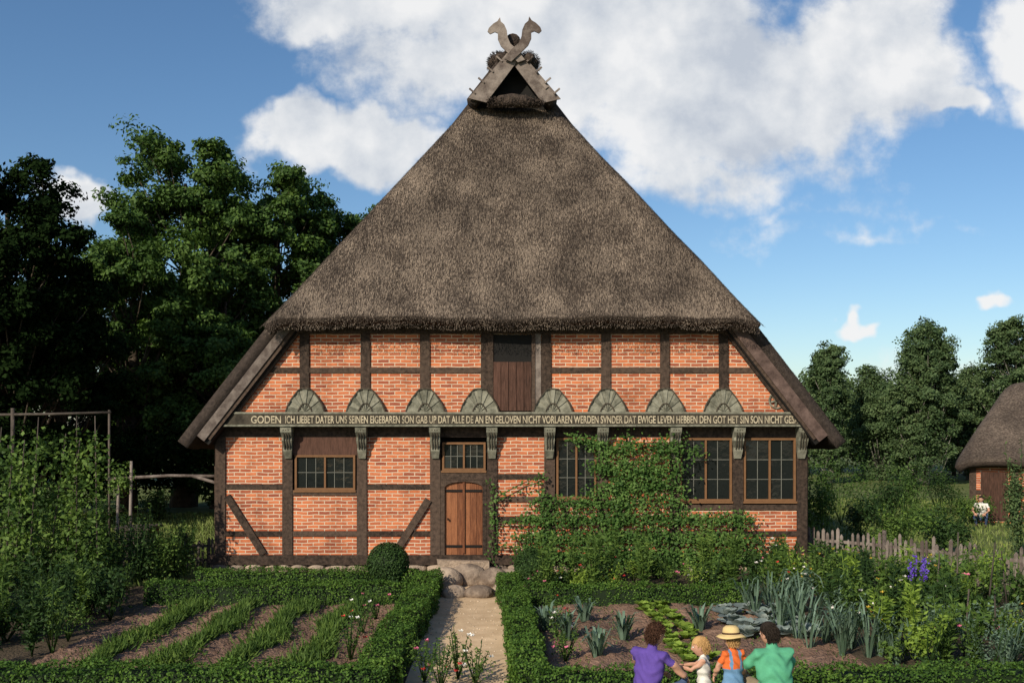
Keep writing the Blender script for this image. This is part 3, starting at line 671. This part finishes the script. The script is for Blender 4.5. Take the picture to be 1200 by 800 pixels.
def beanpoles(name,pts,h,leafn,mat,pole='pole',ls=.1):
    mb=MB()
    for x,y in pts:
        lean=R.normal(0,.06,2); top=np.array([x+lean[0]*h,y+lean[1]*h,h*R.uniform(.85,1.1)]); mb.loft([(x,y,0),top],[.018,.012],mat=0,segs=6)
        if leafn:
            f=R.uniform(.05,.88,leafn)[:,None]; P=np.array([x,y,0])*(1-f)+top*f+R.normal(0,.13,(leafn,3)); mb.quads(leafq(P,unit(R.normal(size=(leafn,3))+np.array([0,-.5,.6])),ls,ls*.7),1)
    return mb.obj(name,[pole,mat])
beanpoles('bean_pole_row',[(7.4+i*.45,-6.3+R.normal(0,.1)) for i in range(6)],1.5,40,'g1')
beanpoles('bean_pole_row',[(6.9+i*.5,-8.6) for i in range(5)],1.2,30,'g1')
beanpoles('runner_bean_frame',[(-10.9+.32*i+R.normal(0,.05),-2.6+R.normal(0,.25)) for i in range(7)],3.5,560,'g1',ls=.11)
beanpoles('runner_bean_frame',[(-12.5+.35*i,-1.8+R.normal(0,.25)) for i in range(6)],3.2,450,'g4',ls=.12)
mb=MB()
def vb(px0,py0,px1,py1,n,spread,r=.025,ls=.085,yy=-.1):
    a=np.array([FX(px0),yy,FZ(py0)]);b=np.array([FX(px1),yy,FZ(py1)])
    m=(a+b)/2+np.array([0,0,R.normal(0,.06)]); mb.loft([a,m,b],[r,r*.8,r*.4],mat=0,segs=5)
    f=R.uniform(0,1,n)[:,None]; P=a*(1-f)+b*f+np.stack([R.normal(0,spread,n),-np.abs(R.normal(0,.09,n))-.03,R.normal(0,spread*.8,n)],1)
    Nn=unit(np.stack([R.normal(0,.5,n),-.8+R.normal(0,.4,n),.5+R.normal(0,.4,n)],1)); mb.quads(leafq(P,Nn,ls,ls*.65),1)
vb(712,672,735,505,700,.15,.05)
vb(735,600,700,520,400,.14); vb(740,560,790,512,500,.15); vb(735,530,668,512,340,.11); vb(730,520,820,530,340,.13); vb(745,575,795,545,400,.16)
for y,x0,x1,n in [(607,612,880,2000),(628,608,890,2300),(648,606,890,2400),(588,625,800,900),(570,690,800,500),(550,690,775,500)]:
    vb((x0+x1)/2,y,x0,y+R.uniform(-4,4),n//2,.13); vb((x0+x1)/2,y,x1,y+R.uniform(-4,4),n//2,.13)
vb(700,660,860,655,1200,.17); vb(578,665,576,560,110,.07,.02); vb(577,585,640,555,70,.08,.015); vb(640,660,630,560,160,.09)
vb(578,640,640,640,80,.06,.015); vb(578,612,640,606,70,.06,.015)
mb.obj('espalier_vine',['bark','vine'])
# ---------------- fences / pergola ----------------
def picket(name,pts,h,sp=.13,mat='timber_grey'):
    mb=MB()
    for (a,b) in zip(pts[:-1],pts[1:]):
        a=np.array(a,float);b=np.array(b,float);L=np.linalg.norm(b-a);t=(b-a)/L
        for z in (.25,h*.75): mb.beam((*a,z),(*b,z+R.normal(0,.01)),.07,.04,0,nrm=(t[1],-t[0],0))
        n=int(L/sp)
        for i in range(n):
            p=a+t*(i+.5)*sp; hh=h*R.uniform(.8,1.1); o=np.array([t[1],-t[0]])*.04
            if o[1]>0: o=-o
            p=p+o; w=R.uniform(.028,.042)
            V=[];le=R.normal(0,.03)
            for z,ww in ((.03,w),(hh-.05,w),(hh,.006)):
                for s1,s2 in ((-1,-1),(1,-1),(1,1),(-1,1)): V.append((p[0]+t[0]*(s1*ww+le*z)-t[1]*s2*.01,p[1]+t[1]*(s1*ww+le*z)+t[0]*s2*.01,z))
            mb.add(V,[(0,1,5,4),(1,2,6,5),(2,3,7,6),(3,0,4,7),(4,5,9,8),(5,6,10,9),(6,7,11,10),(7,4,8,11)],0)
        n=max(1,int(L/2))
        for i in range(n+1):
            p=a+(b-a)*i/n; mb.loft([(*p,0),(*p,h*1.12)],[.06,.05],mat=0,segs=7)
    return mb.obj(name,[mat])
picket('picket_fence',[(6.7,1.2),(8.6,-.8),(10.6,-3.6),(12.2,-6.4)],1.0)
picket('picket_fence',[(-8.0,.6),(-7.0,.5)],.8,mat='pole')
picket('picket_fence',[(-13,.8),(-9.4,.7)],.7,mat='pole')
mb=MB()
def post(px,py0,py1,y,r=.045): mb.loft([(FX(px,y),y,0),(FX(px+2,y),y,FZ(py0,y))],[r,r*.8],mat=0,segs=7)
for px,t in ((137,556),(152,540),(262,556)): post(px,t,650,.8)
mb.loft([(FX(125,.8),.8,FZ(561,.8)),(FX(200,.8),.8,FZ(557,.8)),(FX(275,.8),.8,FZ(558,.8))],.04,mat=0,segs=7)
mb.loft([(FX(225,.8),.8,FZ(557,.8)),(FX(285,.8),.5,FZ(573,.8))],.04,mat=0,segs=7)
P,Nn=cloud((FX(140,.8),.8,FZ(560,.8)),(.45,.3,.5),500,shell=.1); mb.quads(leafq(P,Nn,.09,.06),1)
mb.obj('pole_pergola',['timber_grey','g1'])
mb=MB()
mb.loft([(FX(-20,2),2,FZ(486,2)),(FX(60,2),2,FZ(485,2)),(FX(130,2),2,FZ(483,2))],.035,mat=0,segs=7)
for px in (15,): mb.loft([(FX(px,2),2,0),(FX(px,2),2,FZ(478,2))],.05,mat=0,segs=7)
mb.loft([(FX(128,2),2,0),(FX(128,2),2,FZ(480,2))],.03,mat=0,segs=7)
mb.obj('pole_rail',['pole'])
mb=MB()
X=FX(163,3);mb.box(X-.4,X+.4,2.6,3.4,0,.75,0,.02); mb.box(X-.47,X+.47,2.5,3.5,.76,.84,0,.02)
for i in range(7): mb.box(X-.4+i*.115,X-.4+i*.115+.1,2.56,2.595,.02,.74,0,.004)
mb.obj('wooden_well_box',['pole'])
barn=empty('thatched_barn'); yb0=13.0
bx=px2(1137,500,yb0)[0]
mb=MB()
mb.box(0,10,0,7,0,2.25,0)
for i in range(8): mb.box(i*1.4-.01,i*1.4+.2,-.03,-.002,0,2.25,1)
for z in (.15,1.1,2.1): mb.box(0,10,-.022,-.003,z-.08,z+.08,1)
for i in range(6): mb.box(-.03,-.002,i*1.35,i*1.35+.2,0,2.25,1)
mb.box(.35,1.25,-.04,-.024,.1,1.85,2)
for i in range(3): mb.beam((1.6+i*2.8,-.02,.2),(2.6+i*2.8,-.02,2.0),.16,.03,1)
mb.obj('walls',['brick','timber','hatch'],barn)
mb=MB(); e=.5; zt=4.9; ze=2.1
xs_=np.linspace(-e,10+e,60); ys_=np.linspace(-e,7+e,40); V=[]
for y in ys_:
    for x in xs_:
        a=[(x+e)*1.75+ze,(y+e)*.8+ze,(10+e-x)*1.75+ze,(7+e-y)*.8+ze]; k=4; m=min(a); z=m-math.log(sum(math.exp(-k*(q-m)) for q in a))/k
        V.append((x,y,z+.12+.03*math.sin(x*2+y)))
W=len(xs_); fs=[(j*W+i,j*W+i+1,(j+1)*W+i+1,(j+1)*W+i) for j in range(len(ys_)-1) for i in range(W-1)]
mb.add(V,fs,0,True); o=mb.obj('thatched_roof',['thatch','thatch_end'],barn); md=o.modifiers.new('solid','SOLIDIFY'); md.thickness=.28; md.offset=-1; md.material_offset_rim=1; md.material_offset=1
barn.location=(bx,yb0,0); barn.rotation_euler=(0,0,math.radians(-26))
for px,base,r,h,m in [(965,640,.8,1.9,'g1'),(925,625,.8,2.6,'oak'),(1055,655,.9,1.5,'g1'),(1110,650,.7,1.2,'g4'),(1195,655,.5,2.8,'far'),(1010,632,.8,1.4,'g4'),(1140,616,.8,1.1,'g1'),(1085,625,.9,1.2,'g1'),(1040,620,1,1.8,'g4'),(985,615,1.2,2.6,'oak'),(1060,608,1.2,2.4,'oak'),(1100,604,1.2,2.2,'g4')]:
    x,y=G(px,base); plant('shrub',x,y,r,h,m,1900,.10)
for px,base,r,h in [(185,612,.8,1.2),(120,640,.7,1.4),(60,640,.9,1.8),(10,640,.9,2.0)]:
    x,y=G(px,base); plant('shrub',x,y,r,h,'g4',1500,.12)
# ---------------- people ----------------
M['skin']=plain('skin',(.50,.27,.18),rough=.55); M['lip']=plain('lips',(.42,.14,.11)); M['eyew']=plain('eye_white',(.7,.7,.68)); M['eyed']=plain('iris',(.03,.02,.015))
for nm,c in dict(purple_top=(.095,.055,.26),jeans=(.06,.09,.17),green_shirt=(.085,.32,.18),white_cloth=(.66,.63,.57),orange_shirt=(.62,.13,.03),blue_cloth=(.13,.25,.40),khaki=(.25,.2,.13),shoe=(.05,.04,.035),hair_brown=(.06,.028,.016),hair_dark=(.02,.014,.01),hair_blond=(.42,.25,.10),strawhat=(.60,.44,.20)).items(): M[nm]=plain(nm,c,rough=.85)
def rot(a,b,c): return np.array(Matrix.Rotation(c,3,'Z')@Matrix.Rotation(a,3,'X')@Matrix.Rotation(b,3,'Y'))
def head(mb,c,s,Rm,hair,long=0,curly=0):
    c=np.array(c); nu,nv=40,30
    def base(u,v,k=1.0):
        d=np.array([math.sin(v)*math.sin(u),math.sin(v)*math.cos(u),math.cos(v)])
        p=d*np.array([.076,.096,.118])*k
        if p[2]<0: q=(-p[2]/.118)**1.6; p[0]*=1-.32*q; p[1]=p[1]*(1-.12*q)+.008*q
        return p,d
    V=[]
    for j in range(nv+1):
        for i in range(nu):
            p,d=base(2*math.pi*i/nu,math.pi*j/nv)
            if d[1]>0:
                x,z=p[0],p[2]
                p[1]+=.024*math.exp(-(x/.012)**2-((z+.022)/.022)**2)+.008*math.exp(-(x/.010)**2-((z-.005)/.03)**2)
                p[1]-=.009*(math.exp(-((x-.03)/.016)**2-((z-.008)/.012)**2)+math.exp(-((x+.03)/.016)**2-((z-.008)/.012)**2))
                p[1]+=.006*math.exp(-(x/.022)**2-((z+.062)/.009)**2)+.007*math.exp(-(x/.02)**2-((z+.098)/.014)**2)+.004*math.exp(-((z-.03)/.012)**2)
            V.append(c+Rm@(p*s))
    fs=[];fl=[]
    for j in range(nv):
        for i in range(nu):
            f=(j*nu+i,j*nu+(i+1)%nu,(j+1)*nu+(i+1)%nu,(j+1)*nu+i)[::-1]
            p,d=base(2*math.pi*(i+.5)/nu,math.pi*(j+.5)/nv)
            (fl if (d[1]>0 and abs(p[0])<.022 and abs(p[2]+.062)<.008) else fs).append(f)
    mb.add(V,fs,0,True)
    if fl: mb.add(V,fl,1,True)
    for sx in (-1,1):
        e=c+Rm@(np.array([sx*.03,.082,.008])*s); mb.blob(e,np.array([.013,.010,.008])*s,2,jit=0)
        e=c+Rm@(np.array([sx*.03,.0905,.008])*s); mb.blob(e,np.array([.0055,.004,.0055])*s,3,jit=0)
        mb.beam(c+Rm@(np.array([sx*.018,.094,.026])*s),c+Rm@(np.array([sx*.044,.084,.027])*s),.006*s,.006*s,4,nrm=(0,0,1))
        ec=[c+Rm@(np.array([sx*.076,-.005+.012*math.sin(t),-.005+.028*math.cos(t)])*s) for t in np.linspace(0,math.pi*1.7,8)]
        mb.loft(ec,.006*s,mat=0,segs=6); mb.blob(c+Rm@(np.array([sx*.074,-.003,-.008])*s),np.array([.008,.014,.022])*s,0,jit=0)
    V=[];fs=[]
    for j in range(nv+1):
        for i in range(nu):
            p,d=base(2*math.pi*i/nu,math.pi*j/nv,1.10+curly*.06*math.sin(i*1.9)*math.sin(j*1.7)); V.append(c+Rm@(p*s))
    def ishair(p): 
        return p[2]>.052+.0*p[1] or (p[1]<.03 and p[2]>.02) or (p[1]<-.02 and p[2]>-.07-long)
    for j in range(nv):
        for i in range(nu):
            p,d=base(2*math.pi*(i+.5)/nu,math.pi*(j+.5)/nv)
            if ishair(p): fs.append((j*nu+i,j*nu+(i+1)%nu,(j+1)*nu+(i+1)%nu,(j+1)*nu+i)[::-1])
    mb.add(V,fs,4,True)
    n=1500;q=[]
    while len(q)<n:
        p,d=base(R.uniform(0,6.28),math.acos(R.uniform(-1,1)),1.1)
        if ishair(p*.95): q.append(np.concatenate([p,d]))
    q=np.array(q);P=q[:,:3];dn=unit(q[:,3:]*(.25+.5*curly)+np.array([0,-.35,-.8])+R.normal(0,.18+.6*curly,(n,3)))
    mb.quads(leafdir(c+(P*s)@Rm.T,dn@Rm.T,.04*s,.007*s),4)
def hand(mb,w,dirv,palm_n,s,mat=0,curl=.35,side=1):
    w=np.array(w,float);d=unit(np.array(dirv,float));n=np.array(palm_n,float);n=unit(n-d*n.dot(d));r=np.cross(d,n)*side
    mb.loft([w-d*.01*s,w+d*.03*s,w+d*.07*s,w+d*.088*s],np.array([.024,.036,.040,.036])*s,np.array([.018,.016,.014,.011])*s,right=r,segs=10,mat=mat)
    for k,(o,L) in enumerate(((-.030,.068),(-.010,.078),(.010,.074),(.028,.058))):
        p=w+d*.082*s+r*o*s; pts=[p-d*.015*s]; dd=d+r*o*3; dd=unit(dd); a=0
        for seg in (.42,.33,.25):
            pts.append(p); a+=curl*(1+.15*k); v=unit(dd*math.cos(a)+n*math.sin(a)); p=p+v*L*seg*s
        pts.append(p); mb.loft(pts,np.array([.009,.0092,.0085,.0078,.0055])*s,segs=7,mat=mat)
    p=w+d*.03*s-r*.032*s; v=unit(d*.6-r*.7+n*.3); pts=[w+d*.02*s-r*.015*s,p,p+v*.032*s,p+v*.032*s+unit(v+n*.5+d*.4)*.026*s]
    mb.loft(pts,np.array([.013,.0115,.0105,.007])*s,segs=7,mat=mat)
def figure(name,loc,hd,J,k,mats,matf,hair,headrot=(0,0,0),curly=0,long=0,hs=1.0,extra=None,slim=1.0):
    Rz=np.array(Matrix.Rotation(hd,3,'Z')); loc=np.array(loc)
    W={a:loc+Rz@np.array(b,float) for a,b in J.items()}
    rt=Rz@np.array([1.,0,0])
    mb=MB()
    pe,ch,nk=W['pelvis'],W['chest'],W['neck']
    sp=[pe-(ch-pe)*.28,pe,pe*.55+ch*.45,ch*.85+pe*.15,ch*.55+nk*.45,nk*.9+ch*.1,nk]
    mb.loft(sp,np.array([.12,.17,.145,.175,.165,.075,.055])*k*slim,np.array([.10,.125,.105,.12,.095,.065,.055])*k*slim,right=rt,segs=20)
    mb.loft([nk-(nk-ch)*.2,W['head']],[.055*k,.052*k],segs=12)
    bones=[('torso',pe,nk,.17*k)]
    bones.append(('neck',nk,W['head'],.055*k))
    for s in 'LR':
        sh,el,wr=W['sh'+s],W['el'+s],W['wr'+s]
        c0=ch*.4+nk*.6
        mb.loft([c0,sh,sh*.6+el*.4,el,el*.6+wr*.4,wr],np.array([.07,.062,.05,.040,.038,.026])*k,segs=12)
        hp,kn,an,to=W['hip'+s],W['kn'+s],W['an'+s],W['to'+s]
        mb.loft([hp,hp*.55+kn*.45,kn,kn*.6+an*.4,an],np.array([.098,.082,.056,.056,.038])*k,segs=12)
        mb.loft([an+np.array([0,0,-.01])-(to-an)*.3,an*.5+to*.5+np.array([0,0,-.01]),to],np.array([.038,.044,.032])*k,np.array([.035,.03,.02])*k,segs=10)
        bones+= [('uparm',sh,el,.05*k),('forearm',el,wr,.035*k),('thigh',hp,kn,.085*k),('shin',kn,an,.05*k),('foot',an,to,.04*k)]
    o=mb.obj(name,mats)
    m=o.modifiers.new('r','REMESH'); m.mode='VOXEL'; m.voxel_size=.013*max(k,.7); m.use_smooth_shade=True
    m=o.modifiers.new('s','SMOOTH'); m.iterations=5; m.factor=.5
    dg=bpy.context.evaluated_depsgraph_get(); me=bpy.data.meshes.new_from_object(o.evaluated_get(dg))
    o.modifiers.clear(); o.data=me
    nv_=len(me.vertices); co=np.zeros(nv_*3,np.float32); me.vertices.foreach_get('co',co); co=co.reshape(-1,3); nn=np.zeros(nv_*3,np.float32); me.vertices.foreach_get('normal',nn); nn=nn.reshape(-1,3)
    q=(co-loc)@Rz; amp=.006*k*(np.sin(q[:,2]*55/k+8*q[:,0]/k+3*np.sin(q[:,0]*20))+.7*np.sin(q[:,0]*48/k+q[:,2]*30/k)); amp*=(q[:,2]>J['pelvis'][2]*.7)&(q[:,2]<J['neck'][2]-.03)
    co=co+nn*amp[:,None]; me.vertices.foreach_set('co',co.astype(np.float32).ravel())
    me.materials.clear()
    for x in mats: me.materials.append(M[x])
    n=len(me.polygons); C=np.zeros(n*3,np.float32); me.polygons.foreach_get('center',C); C=C.reshape(-1,3)
    best=np.full(n,1e9); lab=np.zeros(n,int); tt=np.zeros(n)
    for i,(l,a,b,r) in enumerate(bones):
        ab=b-a;t=np.clip(((C-a)@ab)/ab.dot(ab),0,1); d=np.linalg.norm(C-(a+t[:,None]*ab),axis=1)/r
        q=d<best; best[q]=d[q]; lab[q]=i; tt[q]=t[q]
    loc_c=(C-loc)@Rz
    mi=np.array([matf(bones[lab[i]][0],tt[i],loc_c[i]) for i in range(n)],np.int32); me.polygons.foreach_set('material_index',mi); me.polygons.foreach_set('use_smooth',np.ones(n,bool)); me.update()
    hb=MB(); hr=Rz@rot(*headrot)
    hc=W['head']+hr@np.array([0,.015,.085])*hs
    head(hb,hc,hs,hr,hair,long,curly)
    h=hb.obj('head',['skin','lip','eyew','eyed',hair],o)
    hb=MB()
    for s,sd in (('L',-1),('R',1)):
        d=W['wr'+s]-W['el'+s]; hand(hb,W['wr'+s],d,Rz@np.array([-sd*.6,.3,-.6]),k*.98,0,side=sd)
    hb.obj('hands',['skin'],o)
    return o,W,hc,hr
crouch=dict(pelvis=(0,-.08,.34),chest=(0,.02,.66),neck=(0,.06,.83),head=(0,.085,.89),
 shL=(-.185,.03,.78),elL=(-.27,.22,.58),wrL=(-.16,.44,.50),shR=(.185,.03,.78),elR=(.27,.22,.58),wrR=(.16,.44,.50),
 hipL=(-.1,-.06,.32),knL=(-.2,.34,.48),anL=(-.15,.06,.08),toL=(-.18,.26,.04),hipR=(.1,-.06,.32),knR=(.2,.34,.48),anR=(.15,.06,.08),toR=(.18,.26,.04))
def mk(top,sleeve,leg,ti,li,si=0,shoe=3):
    def f(l,t,c):
        if l=='torso': return ti if t>.08 else li
        if l=='uparm': return ti if t<sleeve else 0
        if l=='thigh': return li
        if l=='shin': return li if t<leg else 0
        if l=='foot': return shoe
        return 0
    return f
PY=-13.65; GZ=.4
figure('crouching_man',((908-600)/115,PY,GZ),.15,crouch,1.12,['skin','green_shirt','khaki','shoe'],mk(0,.75,.9,1,2),'hair_dark',headrot=(-.2,0,.45),hs=1.0)
figure('crouching_woman',((760-600)/115,PY,GZ),-.75,crouch,.97,['skin','purple_top','jeans','shoe'],mk(0,.35,.95,1,2),'hair_brown',headrot=(-.25,0,-.2),curly=.8,long=.02,hs=.98)
def child(h,arms):
    s=h/1.0
    J=dict(pelvis=(0,0,.46),chest=(0,.01,.66),neck=(0,.01,.775),head=(0,.02,.81),shL=(-.105,0,.74),shR=(.105,0,.74),
     hipL=(-.055,0,.44),knL=(-.065,.02,.25),anL=(-.065,0,.05),toL=(-.075,.10,.025),hipR=(.055,0,.44),knR=(.065,.02,.25),anR=(.065,0,.05),toR=(.075,.10,.025))
    J.update(arms); return {a:tuple(np.array(b)*s) for a,b in J.items()}
A1=dict(elL=(-.15,.12,.64),wrL=(-.10,.25,.66),elR=(.15,.12,.64),wrR=(.08,.26,.64))
A2=dict(elL=(-.16,.03,.60),wrL=(-.13,.14,.50),elR=(.16,.03,.60),wrR=(.13,.14,.50))
def kid1(l,t,c):
    if l=='torso': return 1
    if l=='thigh' : return 1 if t<.5 else 0
    if l=='foot': return 3
    return 0
figure('toddler',((831-600)/115,PY+.25,GZ),1.2,child(.91,A1),.62,['skin','white_cloth','white_cloth','shoe'],kid1,'hair_blond',headrot=(-.15,0,.2),hs=.86)
def kid2(l,t,c):
    if l=='torso':
        if t<.45: return 2
        if abs(abs(c[0])-.055)<.016: return 2
        return 1
    if l=='uparm': return 1 if t<.6 else 0
    if l=='thigh': return 2
    if l=='shin': return 2 if t<.8 else 0
    if l=='foot': return 3
    return 0
o,W,hc,hr=figure('child_with_straw_hat',((862-600)/115,PY+.1,GZ),.35,child(1.04,A2),.70,['skin','orange_shirt','blue_cloth','shoe'],kid2,'hair_blond',headrot=(-.1,0,.1),hs=.88)
mb=MB(); prof=[(.001,.150),(.05,.146),(.078,.125),(.086,.085),(.088,.055),(.12,.045),(.148,.030),(.151,.034),(.12,.051),(.09,.062)]
V=[];sg=32
for r,z in prof:
    for i in range(sg):
        a=2*math.pi*i/sg; V.append(hc+hr@np.array([r*math.cos(a),r*1.1*math.sin(a)-.01,z-.012+.006*math.sin(3*a)*(r>.1)]))
fs=[(j*sg+i,j*sg+(i+1)%sg,(j+1)*sg+(i+1)%sg,(j+1)*sg+i) for j in range(len(prof)-1) for i in range(sg)]
mb.add(V,fs,0,True)
V=[hc+hr@np.array([.0895*math.cos(2*math.pi*i/sg),.0985*math.sin(2*math.pi*i/sg)-.01,z]) for z in (.046,.068) for i in range(sg)]
mb.add(V,[(i,(i+1)%sg,sg+(i+1)%sg,sg+i) for i in range(sg)],1,True)
mb.obj('straw_hat',['strawhat','hair_brown'],o)
x,y=G(1150,617); figure('seated_visitor',(x,y,0),2.6,crouch,1.0,['skin','white_cloth','jeans','shoe'],mk(0,.6,.9,1,2),'hair_dark')
# ---------------- world ----------------
w=bpy.data.worlds.new('World'); scene.world=w; w.use_nodes=True; nt=w.node_tree; N=nt.nodes; L=nt.links; N.clear()
try:
    w.cycles.sampling_method='MANUAL'; w.cycles.sample_map_resolution=512
except Exception: pass
EL=math.radians(29); AZ=math.radians(33)
sky=N.new('ShaderNodeTexSky'); sky.sky_type='NISHITA'; sky.sun_disc=False; sky.sun_elevation=EL; sky.sun_rotation=math.radians(213); sky.air_density=1.0; sky.dust_density=.6; sky.ozone_density=3.0
tc=N.new('ShaderNodeTexCoord'); sp=N.new('ShaderNodeSeparateXYZ'); L.new(tc.outputs['Generated'],sp.inputs[0])
def math_(op,a,b=None,c=None):
    n=N.new('ShaderNodeMath'); n.operation=op
    for i,v in enumerate((a,b,c)):
        if v is None: continue
        if isinstance(v,(int,float)): n.inputs[i].default_value=v
        else: L.new(v,n.inputs[i])
    return n.outputs[0]
yy=math_('MAXIMUM',math_('ABSOLUTE',sp.outputs[1]),.08)
u=math_('DIVIDE',sp.outputs[0],yy); v=math_('DIVIDE',sp.outputs[2],yy)
cb=N.new('ShaderNodeCombineXYZ'); L.new(u,cb.inputs[0]); L.new(v,cb.inputs[1])
nd=N.new('ShaderNodeTexNoise'); nd.inputs['Scale'].default_value=8; nd.inputs['Detail'].default_value=4; nd.inputs['Roughness'].default_value=.6; L.new(cb.outputs[0],nd.inputs['Vector'])
vs=N.new('ShaderNodeVectorMath'); vs.operation='SUBTRACT'; L.new(nd.outputs['Color'],vs.inputs[0]); vs.inputs[1].default_value=(.5,.5,.5)
vm=N.new('ShaderNodeVectorMath'); vm.operation='SCALE'; vm.inputs['Scale'].default_value=.13; L.new(vs.outputs[0],vm.inputs[0])
va=N.new('ShaderNodeVectorMath'); va.operation='ADD'; L.new(cb.outputs[0],va.inputs[0]); L.new(vm.outputs[0],va.inputs[1])
cl=[(680,50,320,120,1.5),(860,105,300,118,1.4),(1000,70,180,135,1.3),(440,-5,170,50,1.1),(350,150,78,58,1.6),(445,165,80,60,1.3),(90,226,60,34,1.4),(1205,60,62,80,1.2),(1112,125,42,28,1.1),(1000,276,110,16,.30),(960,250,90,20,.2),(1008,380,28,10,.9),(1165,362,30,14,1.0),(850,195,220,50,.6),(1100,440,120,35,.35),(1500,150,200,90,1),(-300,120,220,80,1)]
acc=None
for px,py,rx,ry,wt in cl:
    cu,cv=(px-600)/F,(500-py)/F; rx/=F; ry/=F
    mp=N.new('ShaderNodeMapping'); mp.inputs['Location'].default_value=(-cu/rx,-cv/ry,0); mp.inputs['Scale'].default_value=(1/rx,1/ry,1); L.new(va.outputs[0],mp.inputs['Vector'])
    ln=N.new('ShaderNodeVectorMath'); ln.operation='LENGTH'; L.new(mp.outputs[0],ln.inputs[0])
    m=math_('MULTIPLY',math_('SUBTRACT',1.0,ln.outputs['Value']),wt)
    acc=m if acc is None else math_('MAXIMUM',acc,m)
def fb(off,scale,det=7,ro=.55):
    a=N.new('ShaderNodeVectorMath'); a.operation='ADD'; a.inputs[1].default_value=off; L.new(cb.outputs[0],a.inputs[0])
    n=N.new('ShaderNodeTexNoise'); n.inputs['Scale'].default_value=scale; n.inputs['Detail'].default_value=det; n.inputs['Roughness'].default_value=ro; L.new(a.outputs[0],n.inputs['Vector']); return n.outputs['Fac']
f0=fb((0,0,0),9,8,.62); f1=fb((-.02,.035,0),9,3,.55); f2=fb((3,1,0),3.2,2)
dens=math_('ADD',math_('MAXIMUM',acc,-.6),math_('MULTIPLY',math_('SUBTRACT',f0,.5),1.7))
mr=N.new('ShaderNodeMapRange'); mr.interpolation_type='SMOOTHSTEP'; mr.inputs['From Min'].default_value=.0; mr.inputs['From Max'].default_value=.55; L.new(dens,mr.inputs['Value'])
sh=math_('ADD',math_('MULTIPLY',math_('SUBTRACT',f0,f1),1.9),.66)
sh=math_('ADD',sh,math_('MULTIPLY',math_('SUBTRACT',f2,.5),1.5))
sh=math_('ADD',sh,math_('MULTIPLY',math_('MAXIMUM',math_('SUBTRACT',.22,v),0.0),5.0))
sr=ramp(N,[(.2,(5.9,6.4,7.2)),(.5,(7.8,8.1,8.5)),(.85,(9.8,9.8,9.8))]); L.new(sh,sr.inputs[0])
hs_=N.new('ShaderNodeHueSaturation'); hs_.inputs['Saturation'].default_value=1.13; hs_.inputs['Value'].default_value=1.27; L.new(sky.outputs[0],hs_.inputs['Color'])
mx=N.new('ShaderNodeMixRGB'); L.new(math_('MULTIPLY',mr.outputs[0],.96),mx.inputs[0]); L.new(hs_.outputs[0],mx.inputs[1]); L.new(sr.outputs[0],mx.inputs[2])
bg=N.new('ShaderNodeBackground'); bg.inputs['Strength'].default_value=.092; L.new(mx.outputs[0],bg.inputs[0])
wo=N.new('ShaderNodeOutputWorld'); L.new(bg.outputs[0],wo.inputs[0])
sl=bpy.data.lights.new('sun','SUN'); sl.energy=5.0; sl.angle=math.radians(.5); sl.color=(1,.90,.74)
so=bpy.data.objects.new('sun',sl); scene.collection.objects.link(so)
d=Vector((math.sin(AZ)*math.cos(EL),math.cos(AZ)*math.cos(EL),-math.sin(EL))); so.rotation_euler=d.to_track_quat('-Z','Y').to_euler()
c=bpy.data.cameras.new('camera'); c.lens=35; c.sensor_width=36; c.shift_y=100/1200; c.clip_end=2000
co=bpy.data.objects.new('camera',c); scene.collection.objects.link(co); co.location=(0,-D,CH); co.rotation_euler=(math.pi/2,0,0); scene.camera=co
scene.view_settings.view_transform='Standard'; scene.view_settings.look='None'; scene.view_settings.exposure=0
